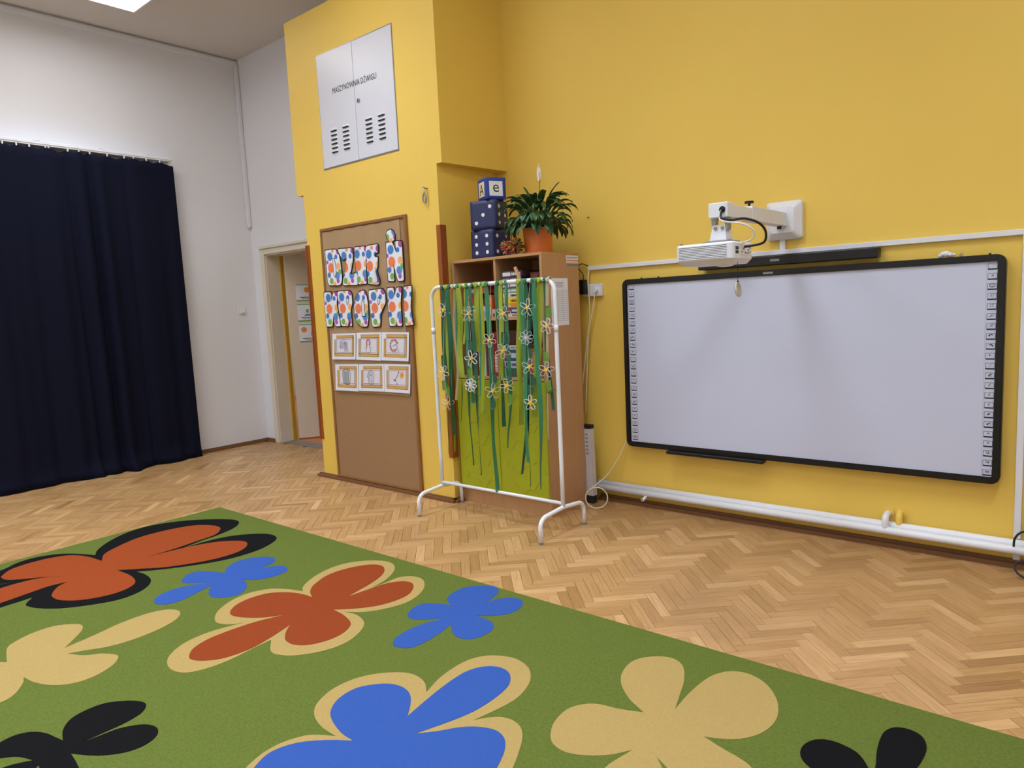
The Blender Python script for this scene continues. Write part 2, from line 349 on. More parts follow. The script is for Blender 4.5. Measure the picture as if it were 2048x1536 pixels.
# ---------------------------------------------------------------- measured outlines (metres, room coordinates)
RUGF={
'orange_out':[(-4.541,1.455,1),(-4.637,1.503,0),(-4.746,1.602,0),(-4.841,1.742,0),(-4.868,1.896,0),(-4.809,2.044,0),(-4.698,2.171,0),(-4.552,2.27,0),(-4.467,2.3,0),(-4.388,2.281,0),(-4.308,2.201,0),(-4.257,2.068,0),(-4.236,1.945,0),(-4.192,1.785,1),(-4.202,1.928,0),(-4.173,2.081,0),(-4.094,2.19,0),(-3.985,2.259,0),(-3.877,2.248,0),(-3.81,2.177,0),(-3.762,2.046,0),(-3.774,1.87,0),(-3.852,1.707,0),(-3.955,1.562,0),(-4.031,1.482,1),(-3.945,1.493,0),(-3.835,1.478,0),(-3.756,1.432,0),(-3.705,1.36,0),(-3.694,1.264,0),(-3.745,1.156,0),(-3.827,1.053,0),(-3.918,0.991,0),(-3.993,0.965,0),(-4.043,0.967,0),(-4.114,1.015,1),(-4.108,0.948,0),(-4.102,0.874,0),(-4.083,0.785,0),(-4.112,0.697,0),(-4.19,0.666,0),(-4.296,0.687,0),(-4.419,0.803,0),(-4.498,0.925,0),(-4.437,1.027,1),(-4.529,0.933,0),(-4.616,0.86,0),(-4.716,0.851,0),(-4.755,0.914,0),(-4.74,1.032,0),(-4.807,1.133,0),(-4.821,1.225,0),(-4.77,1.329,0),(-4.67,1.4,0)],
'orange_in':[(-4.391,1.437,1),(-4.51,1.496,0),(-4.592,1.605,0),(-4.659,1.755,0),(-4.659,1.919,0),(-4.606,2.067,0),(-4.511,2.139,0),(-4.415,2.155,0),(-4.345,2.127,0),(-4.277,2.055,0),(-4.255,1.932,0),(-4.23,1.782,0),(-4.226,1.61,1),(-4.212,1.722,0),(-4.184,1.866,0),(-4.122,1.998,0),(-4.012,2.086,0),(-3.929,2.083,0),(-3.85,2.008,0),(-3.83,1.9,0),(-3.864,1.763,0),(-3.954,1.609,0),(-4.057,1.511,0),(-4.145,1.428,1),(-4.008,1.437,0),(-3.896,1.423,0),(-3.829,1.384,0),(-3.796,1.312,0),(-3.808,1.226,0),(-3.86,1.14,0),(-3.938,1.088,0),(-4.012,1.076,0),(-4.071,1.088,0),(-4.155,1.139,0),(-4.195,1.197,1),(-4.211,1.116,0),(-4.191,1.008,0),(-4.168,0.89,0),(-4.172,0.819,0),(-4.185,0.739,0),(-4.242,0.723,0),(-4.308,0.751,0),(-4.363,0.827,0),(-4.407,0.949,0),(-4.41,1.068,0),(-4.377,1.149,0),(-4.307,1.216,1),(-4.392,1.145,0),(-4.468,1.06,0),(-4.528,1.011,0),(-4.598,1.003,0),(-4.627,1.014,0),(-4.702,1.072,0),(-4.732,1.165,0),(-4.726,1.27,0),(-4.673,1.363,0),(-4.553,1.416,0)],
'blue_small':[(-3.581,1.753,1),(-3.64,1.799,0),(-3.689,1.876,0),(-3.672,1.962,0),(-3.609,2.023,0),(-3.546,2.034,0),(-3.499,2.0,0),(-3.479,1.935,0),(-3.473,1.824,1),(-3.475,1.891,0),(-3.445,1.957,0),(-3.399,1.993,0),(-3.343,1.987,0),(-3.304,1.944,0),(-3.304,1.872,0),(-3.338,1.801,0),(-3.41,1.759,1),(-3.356,1.753,0),(-3.288,1.717,0),(-3.238,1.659,0),(-3.249,1.601,0),(-3.291,1.561,0),(-3.354,1.556,0),(-3.411,1.583,0),(-3.467,1.625,1),(-3.44,1.537,0),(-3.413,1.454,0),(-3.419,1.389,0),(-3.457,1.356,0),(-3.513,1.357,0),(-3.56,1.392,0),(-3.588,1.464,0),(-3.572,1.555,0),(-3.509,1.646,1),(-3.568,1.599,0),(-3.624,1.561,0),(-3.668,1.566,0),(-3.73,1.62,0),(-3.731,1.678,0),(-3.678,1.719,0)],
'red_out':[(-2.995,1.853,1),(-3.05,1.892,0),(-3.109,1.987,0),(-3.143,2.106,0),(-3.131,2.219,0),(-3.057,2.313,0),(-2.966,2.357,0),(-2.889,2.346,0),(-2.821,2.289,0),(-2.763,2.188,0),(-2.742,2.084,0),(-2.746,2.044,1),(-2.732,2.13,0),(-2.729,2.238,0),(-2.683,2.29,0),(-2.611,2.295,0),(-2.539,2.245,0),(-2.485,2.168,0),(-2.459,2.069,0),(-2.481,1.974,0),(-2.538,1.881,0),(-2.624,1.822,1),(-2.555,1.837,0),(-2.476,1.818,0),(-2.421,1.775,0),(-2.376,1.691,0),(-2.367,1.606,0),(-2.394,1.526,0),(-2.445,1.457,0),(-2.501,1.422,0),(-2.562,1.417,0),(-2.654,1.474,1),(-2.647,1.387,0),(-2.636,1.289,0),(-2.644,1.2,0),(-2.676,1.132,0),(-2.734,1.104,0),(-2.807,1.11,0),(-2.876,1.147,0),(-2.934,1.224,0),(-2.953,1.316,0),(-2.941,1.404,0),(-2.908,1.494,1),(-2.946,1.448,0),(-3.006,1.422,0),(-3.064,1.436,0),(-3.134,1.488,0),(-3.191,1.579,0),(-3.208,1.679,0),(-3.169,1.77,0),(-3.092,1.821,0)],
'red_in':[(-2.891,1.836,1),(-2.964,1.874,0),(-3.021,1.938,0),(-3.07,2.054,0),(-3.058,2.176,0),(-3.004,2.271,0),(-2.938,2.299,0),(-2.873,2.269,0),(-2.822,2.204,0),(-2.785,2.107,0),(-2.766,2.018,0),(-2.749,1.939,1),(-2.737,2.038,0),(-2.721,2.142,0),(-2.681,2.208,0),(-2.628,2.23,0),(-2.577,2.207,0),(-2.527,2.14,0),(-2.515,2.065,0),(-2.537,1.97,0),(-2.595,1.886,0),(-2.682,1.809,1),(-2.594,1.8,0),(-2.51,1.774,0),(-2.471,1.74,0),(-2.445,1.681,0),(-2.447,1.604,0),(-2.481,1.536,0),(-2.532,1.505,0),(-2.59,1.505,0),(-2.637,1.529,0),(-2.681,1.567,0),(-2.712,1.603,1),(-2.672,1.481,0),(-2.652,1.374,0),(-2.667,1.276,0),(-2.715,1.214,0),(-2.767,1.189,0),(-2.806,1.196,0),(-2.858,1.24,0),(-2.888,1.322,0),(-2.886,1.432,0),(-2.867,1.538,0),(-2.822,1.655,1),(-2.872,1.584,0),(-2.942,1.53,0),(-3.015,1.502,0),(-3.067,1.511,0),(-3.12,1.567,0),(-3.14,1.65,0),(-3.118,1.74,0),(-3.045,1.801,0),(-2.967,1.829,0)],
'blue_mid':[(-2.259,2.153,1),(-2.321,2.184,0),(-2.353,2.245,0),(-2.355,2.33,0),(-2.305,2.398,0),(-2.244,2.429,0),(-2.197,2.41,0),(-2.165,2.359,0),(-2.15,2.276,0),(-2.155,2.206,1),(-2.143,2.292,0),(-2.105,2.357,0),(-2.054,2.383,0),(-2.003,2.358,0),(-1.976,2.295,0),(-1.989,2.222,0),(-2.037,2.173,0),(-2.09,2.137,1),(-2.024,2.137,0),(-1.967,2.116,0),(-1.936,2.06,0),(-1.941,1.992,0),(-1.971,1.953,0),(-2.022,1.945,0),(-2.076,1.973,0),(-2.122,2.014,1),(-2.104,1.935,0),(-2.095,1.848,0),(-2.103,1.781,0),(-2.13,1.75,0),(-2.173,1.741,0),(-2.204,1.759,0),(-2.228,1.802,0),(-2.237,1.881,0),(-2.224,1.959,0),(-2.188,2.035,1),(-2.234,1.999,0),(-2.281,1.961,0),(-2.323,1.953,0),(-2.356,1.972,0),(-2.388,2.037,0),(-2.381,2.094,0),(-2.337,2.128,0)],
'big_out':[(-1.81,1.578,1),(-1.843,1.682,0),(-1.851,1.799,0),(-1.826,1.878,0),(-1.771,1.926,0),(-1.7,1.945,0),(-1.628,1.925,0),(-1.579,1.884,0),(-1.543,1.824,0),(-1.523,1.742,0),(-1.53,1.66,0),(-1.555,1.551,1),(-1.528,1.588,0),(-1.494,1.618,0),(-1.449,1.627,0),(-1.405,1.613,0),(-1.368,1.578,0),(-1.332,1.519,0),(-1.295,1.443,0),(-1.268,1.374,0),(-1.275,1.308,0),(-1.32,1.266,0),(-1.399,1.251,1),(-1.345,1.173,0),(-1.36,1.1,0),(-1.435,1.058,0),(-1.533,1.066,0),(-1.625,1.101,1),(-1.637,0.988,0),(-1.678,0.893,0),(-1.755,0.836,0),(-1.845,0.834,0),(-1.912,0.88,0),(-1.937,0.936,0),(-1.97,1.022,0),(-1.972,1.095,0),(-1.944,1.165,0),(-1.902,1.201,0),(-1.857,1.225,1),(-1.943,1.229,0),(-2.023,1.256,0),(-2.076,1.307,0),(-2.107,1.394,0),(-2.098,1.487,0),(-2.053,1.564,0),(-1.983,1.621,0),(-1.922,1.634,0),(-1.862,1.618,0)],
'big_in':[(-1.751,1.437,1),(-1.769,1.527,0),(-1.787,1.636,0),(-1.793,1.748,0),(-1.77,1.817,0),(-1.725,1.854,0),(-1.671,1.856,0),(-1.628,1.827,0),(-1.595,1.772,0),(-1.584,1.686,0),(-1.588,1.594,0),(-1.612,1.504,0),(-1.657,1.385,1),(-1.607,1.438,0),(-1.564,1.495,0),(-1.515,1.533,0),(-1.458,1.552,0),(-1.409,1.537,0),(-1.373,1.499,0),(-1.346,1.448,0),(-1.325,1.387,0),(-1.332,1.335,0),(-1.372,1.306,0),(-1.483,1.29,1),(-1.41,1.208,0),(-1.41,1.132,0),(-1.474,1.102,0),(-1.562,1.113,0),(-1.663,1.167,1),(-1.678,1.045,0),(-1.717,0.937,0),(-1.782,0.881,0),(-1.849,0.882,0),(-1.893,0.922,0),(-1.929,0.981,0),(-1.955,1.048,0),(-1.931,1.125,0),(-1.864,1.193,0),(-1.79,1.243,1),(-1.855,1.246,0),(-1.937,1.269,0),(-1.993,1.302,0),(-2.034,1.364,0),(-2.04,1.442,0),(-2.001,1.505,0),(-1.949,1.542,0),(-1.891,1.548,0),(-1.841,1.529,0),(-1.799,1.493,0)],
'cream_big':[(-1.126,1.915,1),(-1.21,1.961,0),(-1.28,2.026,0),(-1.318,2.1,0),(-1.326,2.191,0),(-1.282,2.26,0),(-1.217,2.29,0),(-1.156,2.257,0),(-1.108,2.167,0),(-1.078,2.074,0),(-1.052,1.989,1),(-1.058,2.107,0),(-1.048,2.239,0),(-1.01,2.317,0),(-0.949,2.344,0),(-0.879,2.32,0),(-0.819,2.259,0),(-0.78,2.182,0),(-0.766,2.101,0),(-0.782,2.019,0),(-0.825,1.957,0),(-0.873,1.926,0),(-0.913,1.909,1),(-0.841,1.887,0),(-0.783,1.873,0),(-0.739,1.852,0),(-0.691,1.799,0),(-0.68,1.735,0),(-0.715,1.674,0),(-0.782,1.659,0),(-0.861,1.673,0),(-0.981,1.736,1),(-0.923,1.678,0),(-0.885,1.606,0),(-0.889,1.534,0),(-0.925,1.495,0),(-0.986,1.484,0),(-1.049,1.534,0),(-1.078,1.603,0),(-1.056,1.723,1),(-1.099,1.663,0),(-1.156,1.618,0),(-1.211,1.596,0),(-1.262,1.603,0),(-1.3,1.635,0),(-1.333,1.699,0),(-1.342,1.778,0),(-1.32,1.832,0),(-1.277,1.868,0),(-1.202,1.886,0)],
'black_right':[(-0.46,2.018,1),(-0.509,2.088,0),(-0.555,2.111,0),(-0.603,2.112,0),(-0.638,2.089,0),(-0.656,2.044,0),(-0.651,1.998,0),(-0.626,1.962,0),(-0.58,1.943,0),(-0.5,1.952,1),(-0.507,1.886,0),(-0.491,1.829,0),(-0.455,1.824,0),(-0.432,1.873,0),(-0.429,1.933,1),(-0.394,1.88,0),(-0.356,1.887,0),(-0.339,1.942,0),(-0.369,2.012,1),(-0.323,2.011,0),(-0.285,2.051,0),(-0.288,2.108,0),(-0.319,2.122,0),(-0.377,2.085,1),(-0.366,2.152,0),(-0.365,2.235,0),(-0.387,2.291,0),(-0.426,2.308,0),(-0.463,2.293,0),(-0.483,2.244,0),(-0.479,2.152,0),(-0.464,2.067,0)],
'cream_left':[(-3.333,0.912,1),(-3.39,0.964,0),(-3.464,1.023,0),(-3.53,1.042,0),(-3.582,1.012,0),(-3.625,0.955,0),(-3.624,0.873,0),(-3.592,0.805,0),(-3.545,0.761,0),(-3.395,0.722,1),(-3.432,0.696,0),(-3.455,0.654,0),(-3.406,0.597,0),(-3.305,0.558,0),(-3.192,0.55,0),(-3.087,0.569,0),(-3.046,0.612,0),(-3.067,0.661,0),(-3.138,0.708,0),(-3.191,0.725,1),(-3.105,0.739,0),(-3.024,0.773,0),(-2.97,0.827,0),(-2.959,0.897,0),(-2.991,0.972,0),(-3.04,1.015,0),(-3.083,1.019,0),(-3.142,0.987,0),(-3.188,0.937,0),(-3.264,0.902,1),(-3.228,0.964,0),(-3.186,1.03,0),(-3.165,1.12,0),(-3.171,1.225,0),(-3.205,1.318,0),(-3.259,1.369,0),(-3.316,1.376,0),(-3.367,1.342,0),(-3.395,1.266,0),(-3.389,1.149,0),(-3.358,1.036,0)],
'black_left':[(-2.582,0.67,1),(-2.648,0.691,0),(-2.699,0.728,0),(-2.719,0.779,0),(-2.712,0.845,0),(-2.661,0.902,0),(-2.611,0.93,0),(-2.573,0.931,0),(-2.534,0.899,0),(-2.517,0.84,0),(-2.516,0.774,0),(-2.518,0.701,1),(-2.509,0.75,0),(-2.499,0.811,0),(-2.464,0.864,0),(-2.425,0.888,0),(-2.381,0.89,0),(-2.343,0.865,0),(-2.327,0.82,0),(-2.34,0.771,0),(-2.379,0.724,0),(-2.426,0.69,0),(-2.481,0.661,1),(-2.406,0.654,0),(-2.34,0.641,0),(-2.294,0.607,0),(-2.319,0.57,0),(-2.386,0.558,0),(-2.497,0.577,1),(-2.469,0.536,0),(-2.475,0.492,0),(-2.531,0.471,0),(-2.576,0.477,0),(-2.572,0.522,0),(-2.542,0.575,1),(-2.606,0.549,0),(-2.643,0.512,0),(-2.669,0.482,0),(-2.724,0.485,0),(-2.743,0.527,0),(-2.753,0.578,0),(-2.729,0.622,0),(-2.68,0.649,0),(-2.622,0.662,0)],
}
LETTERS={
'D':[[(-4.773,1.866),(-4.661,1.866),(-4.63,1.858),(-4.602,1.826),(-4.59,1.772),(-4.582,1.681),(-4.583,1.621),(-4.606,1.588),(-4.644,1.585),(-4.753,1.592),(-4.769,1.616),(-4.771,1.755),(-4.774,1.855)],[(-4.676,1.794),(-4.663,1.793),(-4.651,1.739),(-4.651,1.686),(-4.668,1.653),(-4.678,1.672),(-4.68,1.733)]],
'Z':[[(-4.604,1.863),(-4.433,1.856),(-4.424,1.848),(-4.432,1.76),(-4.474,1.659),(-4.394,1.669),(-4.389,1.576),(-4.569,1.581),(-4.573,1.605),(-4.501,1.791),(-4.553,1.773),(-4.585,1.817),(-4.606,1.848)]],
'I1':[[(-4.39,1.859),(-4.279,1.855),(-4.268,1.845),(-4.283,1.578),(-4.38,1.578),(-4.398,1.684),(-4.402,1.831)]],
'E':[[(-4.262,1.852),(-4.215,1.857),(-4.125,1.857),(-4.125,1.801),(-4.165,1.793),(-4.163,1.764),(-4.134,1.766),(-4.142,1.695),(-4.161,1.675),(-4.13,1.594),(-4.138,1.566),(-4.178,1.565),(-4.263,1.577),(-4.265,1.66),(-4.268,1.82)]],
'N':[[(-4.03,1.859),(-3.96,1.856),(-3.921,1.77),(-3.928,1.86),(-3.86,1.855),(-3.862,1.577),(-3.926,1.577),(-3.964,1.714),(-3.964,1.581),(-4.031,1.583)]],
'acc':[[(-3.977,1.854),(-4.007,1.878),(-4.022,1.91),(-4.012,1.937),(-3.973,1.948),(-3.942,1.934),(-3.929,1.901),(-3.932,1.874)]],
'K1':[[(-4.832,1.538),(-4.734,1.537),(-4.744,1.453),(-4.708,1.532),(-4.65,1.535),(-4.675,1.443),(-4.643,1.265),(-4.709,1.266),(-4.731,1.352),(-4.748,1.266),(-4.827,1.264),(-4.834,1.417)]],
'R':[[(-4.65,1.537),(-4.5,1.537),(-4.476,1.518),(-4.475,1.435),(-4.498,1.398),(-4.498,1.262),(-4.519,1.266),(-4.529,1.346),(-4.545,1.263),(-4.632,1.268),(-4.653,1.411)],[(-4.538,1.479),(-4.522,1.478),(-4.52,1.452),(-4.537,1.434),(-4.545,1.453)]],
'O':[[(-4.381,1.524),(-4.321,1.531),(-4.299,1.509),(-4.285,1.428),(-4.29,1.325),(-4.309,1.259),(-4.363,1.254),(-4.421,1.276),(-4.455,1.344),(-4.451,1.434),(-4.421,1.485)],[(-4.347,1.456),(-4.332,1.444),(-4.328,1.337),(-4.36,1.338),(-4.359,1.416)]],
'P':[[(-4.265,1.526),(-4.103,1.532),(-4.078,1.499),(-4.08,1.427),(-4.144,1.35),(-4.159,1.256),(-4.234,1.252),(-4.25,1.265),(-4.258,1.354),(-4.266,1.493)],[(-4.157,1.466),(-4.144,1.462),(-4.143,1.437),(-4.159,1.42),(-4.165,1.438)]],
'K2':[[(-4.049,1.533),(-3.976,1.533),(-3.975,1.466),(-3.944,1.531),(-3.891,1.532),(-3.912,1.424),(-3.912,1.255),(-3.966,1.256),(-3.974,1.331),(-3.976,1.257),(-4.048,1.256),(-4.051,1.39)]],
'I2':[[(-3.859,1.533),(-3.781,1.536),(-3.784,1.499),(-3.805,1.382),(-3.784,1.26),(-3.87,1.255),(-3.873,1.384)]],
}
SHEETS= [[(-4.766, 1.206), (-4.464, 1.208), (-4.483, 1.002), (-4.787, 0.999)], [(-4.454, 1.21), (-4.156, 1.211), (-4.178, 0.997), (-4.476, 1.002)], [(-4.152, 1.211), (-3.846, 1.207), (-3.866, 0.997), (-4.173, 1.0)], [(-4.758, 0.96), (-4.458, 0.966), (-4.475, 0.751), (-4.771, 0.75)], [(-4.451, 0.966), (-4.151, 0.973), (-4.162, 0.763), (-4.47, 0.756)], [(-4.148, 0.973), (-3.852, 0.974), (-3.872, 0.761), (-4.159, 0.763)]]
RIBBONS= [('d', -3.337, -3.359, 0.393, 0.023), ('l', -3.3, -3.296, 0.413, 0.023), ('d', -3.273, -3.292, 0.532, 0.023), ('b', -3.236, -3.256, 0.762, 0.012), ('g', -3.2, -3.211, 0.625, 0.02), ('l', -3.169, -3.198, 0.92, 0.026), ('l', -3.129, -3.164, 1.131, 0.012), ('g', -3.116, -3.155, 0.337, 0.017), ('d', -3.068, -3.061, 0.285, 0.017), ('l', -3.034, -3.045, 1.08, 0.029), ('g', -2.992, -3.04, 0.709, 0.012), ('l', -2.971, -3.01, 0.71, 0.015), ('g', -2.945, -2.959, 0.186, 0.023), ('d', -2.855, -2.848, 0.619, 0.023), ('l', -2.823, -2.838, 0.908, 0.02), ('g', -2.791, -2.811, 0.483, 0.017), ('l', -2.689, -2.71, 0.636, 0.026), ('g', -2.655, -2.66, 0.411, 0.023), ('d', -2.636, -2.669, 0.254, 0.017), ('d', -2.583, -2.712, 0.33, 0.017), ('g', -2.561, -2.557, 0.259, 0.02), ('l', -2.535, -2.599, 0.69, 0.029), ('d', -2.495, -2.48, 0.742, 0.017), ('b', -2.469, -2.5, 0.567, 0.012)]
GFLOWERS= [(-3.304, 1.355), (-3.082, 1.325), (-2.795, 1.317), (-2.607, 1.347), (-2.469, 1.236), (-2.92, 1.157), (-2.813, 1.09), (-2.625, 1.171), (-3.081, 1.043), (-3.347, 0.944), (-2.611, 0.998), (-2.486, 0.983), (-2.794, 0.878), (-2.911, 0.842), (-3.316, 0.742), (-2.616, 0.782), (-3.098, 0.87)]
GLIDERS= [(1.902, 2.887), (2.0, 2.891), (2.092, 2.885), (2.211, 2.889), (2.234, 2.889), (2.38, 2.887), (2.467, 2.884), (2.554, 2.882), (2.697, 2.884), (2.842, 2.879), (2.924, 2.881), (3.038, 2.874), (3.162, 2.879)]

# ---------------------------------------------------------------- room shell
XL, XR, YB, YW, YF, ZC = -7.10, 1.60, -3.40, 4.04, 4.12, 4.05   # left wall, right wall, rear wall, yellow wall, door wall, ceiling
PXL, PXR, PY = -5.05, -3.49, 3.425                                # lift shaft (lower part)
UXL, UXR, UZ, UTOP = -5.14, -3.44, 2.335, 3.69                    # lift shaft (upper part)

# floor: base slab with the parquet staves on it
floor = struct('floor', MB().box(XL - 0.1, XR + 0.1, YB - 0.1, YF + 0.02, -0.12, -0.012), M_FBASE)

def parquet_material():
    m = bpy.data.materials.new('oak_parquet'); m.use_nodes = True
    nt = m.node_tree; b = nt.nodes['Principled BSDF']
    at = nt.nodes.new('ShaderNodeAttribute'); at.attribute_name = 'tone'
    uv = nt.nodes.new('ShaderNodeUVMap'); uv.uv_map = 'grain'
    mp = nt.nodes.new('ShaderNodeMapping'); mp.inputs['Scale'].default_value = (3.0, 55.0, 1)
    nt.links.new(uv.outputs[0], mp.inputs[0])
    n = nt.nodes.new('ShaderNodeTexNoise'); n.inputs['Scale'].default_value = 2.0; n.inputs['Detail'].default_value = 5; n.inputs['Distortion'].default_value = 0.6
    nt.links.new(mp.outputs[0], n.inputs['Vector'])
    r1 = nt.nodes.new('ShaderNodeValToRGB')
    e = r1.color_ramp.elements
    e[0].position = 0.0; e[0].color = (*lin((150, 110, 68)), 1)
    e[1].position = 1.0; e[1].color = (*lin((216, 178, 130)), 1)
    for pos, c in ((0.25, (172, 132, 84)), (0.55, (186, 145, 97)), (0.8, (202, 161, 113))):
        k = e.new(pos); k.color = (*lin(c), 1)
    nt.links.new(at.outputs['Fac'], r1.inputs[0])
    r2 = nt.nodes.new('ShaderNodeValToRGB')
    r2.color_ramp.elements[0].position = 0.32; r2.color_ramp.elements[0].color = (0.62, 0.56, 0.5, 1)
    r2.color_ramp.elements[1].position = 0.62; r2.color_ramp.elements[1].color = (1, 1, 1, 1)
    nt.links.new(n.outputs['Fac'], r2.inputs[0])
    mx = nt.nodes.new('ShaderNodeMix'); mx.data_type = 'RGBA'; mx.blend_type = 'MULTIPLY'; mx.inputs[0].default_value = 0.6
    nt.links.new(r1.outputs[0], mx.inputs[6]); nt.links.new(r2.outputs[0], mx.inputs[7])
    # worn, greyed areas (shape of their own, in room coordinates)
    geo = nt.nodes.new('ShaderNodeNewGeometry')
    nw = nt.nodes.new('ShaderNodeTexNoise'); nw.inputs['Scale'].default_value = 0.9; nw.inputs['Detail'].default_value = 5
    nt.links.new(geo.outputs['Position'], nw.inputs['Vector'])
    rw = nt.nodes.new('ShaderNodeValToRGB'); rw.color_ramp.elements[0].position = 0.55; rw.color_ramp.elements[1].position = 0.8
    nt.links.new(nw.outputs['Fac'], rw.inputs[0])
    mw = nt.nodes.new('ShaderNodeMix'); mw.data_type = 'RGBA'
    mw.inputs[7].default_value = (*lin((140, 106, 72)), 1)
    ml = nt.nodes.new('ShaderNodeMath'); ml.operation = 'MULTIPLY'; ml.inputs[1].default_value = 0.65
    nt.links.new(rw.outputs[0], ml.inputs[0]); nt.links.new(ml.outputs[0], mw.inputs[0])
    nt.links.new(mx.outputs[2], mw.inputs[6]); nt.links.new(mw.outputs[2], b.inputs['Base Color'])
    b.inputs['Roughness'].default_value = 0.38
    b.inputs['Specular IOR Level'].default_value = 0.35
    bp = nt.nodes.new('ShaderNodeBump'); bp.inputs['Strength'].default_value = 0.12; bp.inputs['Distance'].default_value = 0.002
    nt.links.new(n.outputs['Fac'], bp.inputs['Height']); nt.links.new(bp.outputs[0], b.inputs['Normal'])
    return m
M_PARQ = parquet_material()
SW, SL, GAP = 0.05, 0.25, 0.0006
def stave_geo(dz=0.0):
    a, b, c = SL / 2 - GAP, SW / 2 - GAP, 0.0008
    vs = [(-a, -b, -0.012), (a, -b, -0.012), (a, b, -0.012), (-a, b, -0.012), (-a, -b, -c), (a, -b, -c), (a, b, -c), (-a, b, -c),
          (-a + c, -b + c, dz), (a - c, -b + c, dz), (a - c, b - c, dz), (-a + c, b - c, dz)]
    fs = [(8, 9, 10, 11)] + [(i, (i + 1) % 4, (i + 1) % 4 + 4, i + 4) for i in range(4)] + [(4 + i, 4 + (i + 1) % 4, 8 + (i + 1) % 4, 8 + i) for i in range(4)]
    return vs, fs
def finish_stave_mesh(me, tones, uvs):
    at = me.attributes.new('tone', 'FLOAT', 'POINT'); at.data.foreach_set('value', tones)
    ul = me.uv_layers.new(name='grain')
    li = [0] * len(me.loops); me.loops.foreach_get('vertex_index', li)
    flat = []
    for i in li: flat += uvs[i]
    ul.data.foreach_set('uv', flat)
    me.materials.append(M_PARQ)
rs = random.Random(3)
STAVE_MESHES = []
def tone():
    t = rs.gauss(0.52, 0.17)
    return min(1, max(0, t))
for k in range(24):
    vs, fs = stave_geo(rs.uniform(-0.0002, 0.0002))
    me = bpy.data.meshes.new('parquet_stave'); me.from_pydata(vs, [], fs)
    u0, v0 = rs.uniform(0, 50), rs.uniform(0, 50)
    finish_stave_mesh(me, [tone()] * len(vs), [(v[0] + u0, v[1] + v0) for v in vs])
    STAVE_MESHES.append(me)
RUG = [(-4.89, 2.405), (0.11, 2.452), (0.15, -1.50), (-4.85, -1.55)]
def project(p):
    q = Vector(p) - CAM
    z = rz.dot(q)
    if z < 0.1: return None
    return (FPX * rx.dot(q) / z + 1024, FPX * ry.dot(q) / z + 768)
S2 = math.sqrt(0.5)
DX0R, DX1R = -6.85, -5.93     # doorway
X0, Y0 = -1.043, 2.846        # a valley of the zigzag
cands = []
for j in range(-22, 12):
    for k in range(-140, 140):
        for kind in (0, 1):
            if kind == 0:   # runs along +45 deg
                u = j * SL + k * SW + SL / 2; v = -j * SL + k * SW + SW / 2
            else:           # runs along -45 deg
                u = j * SL + SL + k * SW + SW / 2; v = -j * SL + (k + 1) * SW - SL / 2
            x = X0 + (u - v) * S2; y = Y0 + (u + v) * S2
            if not (XL - 0.05 < x < XR + 0.05 and YB - 0.05 < y < YF + 0.06): continue
            if PXL + 0.15 < x < PXR - 0.15 and y > PY + 0.15: continue
            if y > YF + 0.01 and not (DX0R - 0.1 < x < DX1R + 0.1): continue
            if x > PXR and y > YW + 0.06: continue
            cands.append((x, y, kind))
scored = []
for (x, y, kind) in cands:
    area = 0
    under = (RUG[0][0] + 0.02 < x < RUG[1][0] - 0.02 and -1.5 < y < 2.39)
    hid = (-3.46 < x < -2.68 and y > 3.46) or (PXL < x < PXR and y > PY - 0.04) or (x < -6.93 and y < 3.3) or y > 3.99
    if not under and not hid:
        p = [project((x + dx, y, 0)) for dx in (-0.1, 0.1)] + [project((x, y + dy, 0)) for dy in (-0.1, 0.1)]
        if all(p) and all(0 < q[0] < 2048 and 0 < q[1] < 1536 for q in p):
            area = abs((p[1][0] - p[0][0]) * (p[3][1] - p[2][1]) - (p[1][1] - p[0][1]) * (p[3][0] - p[2][0]))
    scored.append((area, x, y, kind))
scored.sort(key=lambda t: -t[0])
single, rest = [s for s in scored[:300] if s[0] > 0], scored[300:]
for i, (ar, x, y, kind) in enumerate(single):
    o = bpy.data.objects.new('parquet_stave', rs.choice(STAVE_MESHES))
    COL.objects.link(o); o.parent = floor
    o.location = Vector((x, y, 0)) - WORLD[floor.name]
    o.rotation_euler.z = (PI / 4 if kind == 0 else -PI / 4) + (PI if rs.random() < 0.5 else 0)
bv, bf, bt, bu = [], [], [], []
for (ar, x, y, kind) in rest:
    vs, fs = stave_geo(rs.uniform(-0.0002, 0.0002)); t = tone(); u0, v0 = rs.uniform(0, 50), rs.uniform(0, 50)
    ca, sa = S2, (S2 if kind == 0 else -S2); o = len(bv)
    for v in vs:
        bv.append((x + v[0] * ca - v[1] * sa, y + v[0] * sa + v[1] * ca, v[2])); bt.append(t); bu.append((v[0] + u0, v[1] + v0))
    bf += [tuple(o + i for i in f) for f in fs]
me = bpy.data.meshes.new('parquet_field'); me.from_pydata(bv, [], bf)
finish_stave_mesh(me, bt, bu)
pf = bpy.data.objects.new('parquet_field', me); COL.objects.link(pf); pf.parent = floor
pf.location = -WORLD[floor.name]; pf['kind'] = 'stuff'

struct('ceiling', MB().box(XL - 0.1, XR + 0.1, YB - 0.1, YF + 0.2, ZC, ZC + 0.1), M_CEIL)
struct('wall_left', MB().box(XL - 0.15, XL, YB - 0.1, YF + 0.16, -0.12, ZC), M_WHT)
struct('wall_right', MB().box(XR, XR + 0.15, YB - 0.1, YW + 0.2, -0.12, ZC), M_WHT)
struct('wall_rear', MB().box(XL, XR, YB - 0.15, YB, -0.12, ZC), M_WHT)
struct('wall_front', MB().box(PXR - 0.2, XR, YW, YW + 0.24, -0.12, ZC), M_YEL)
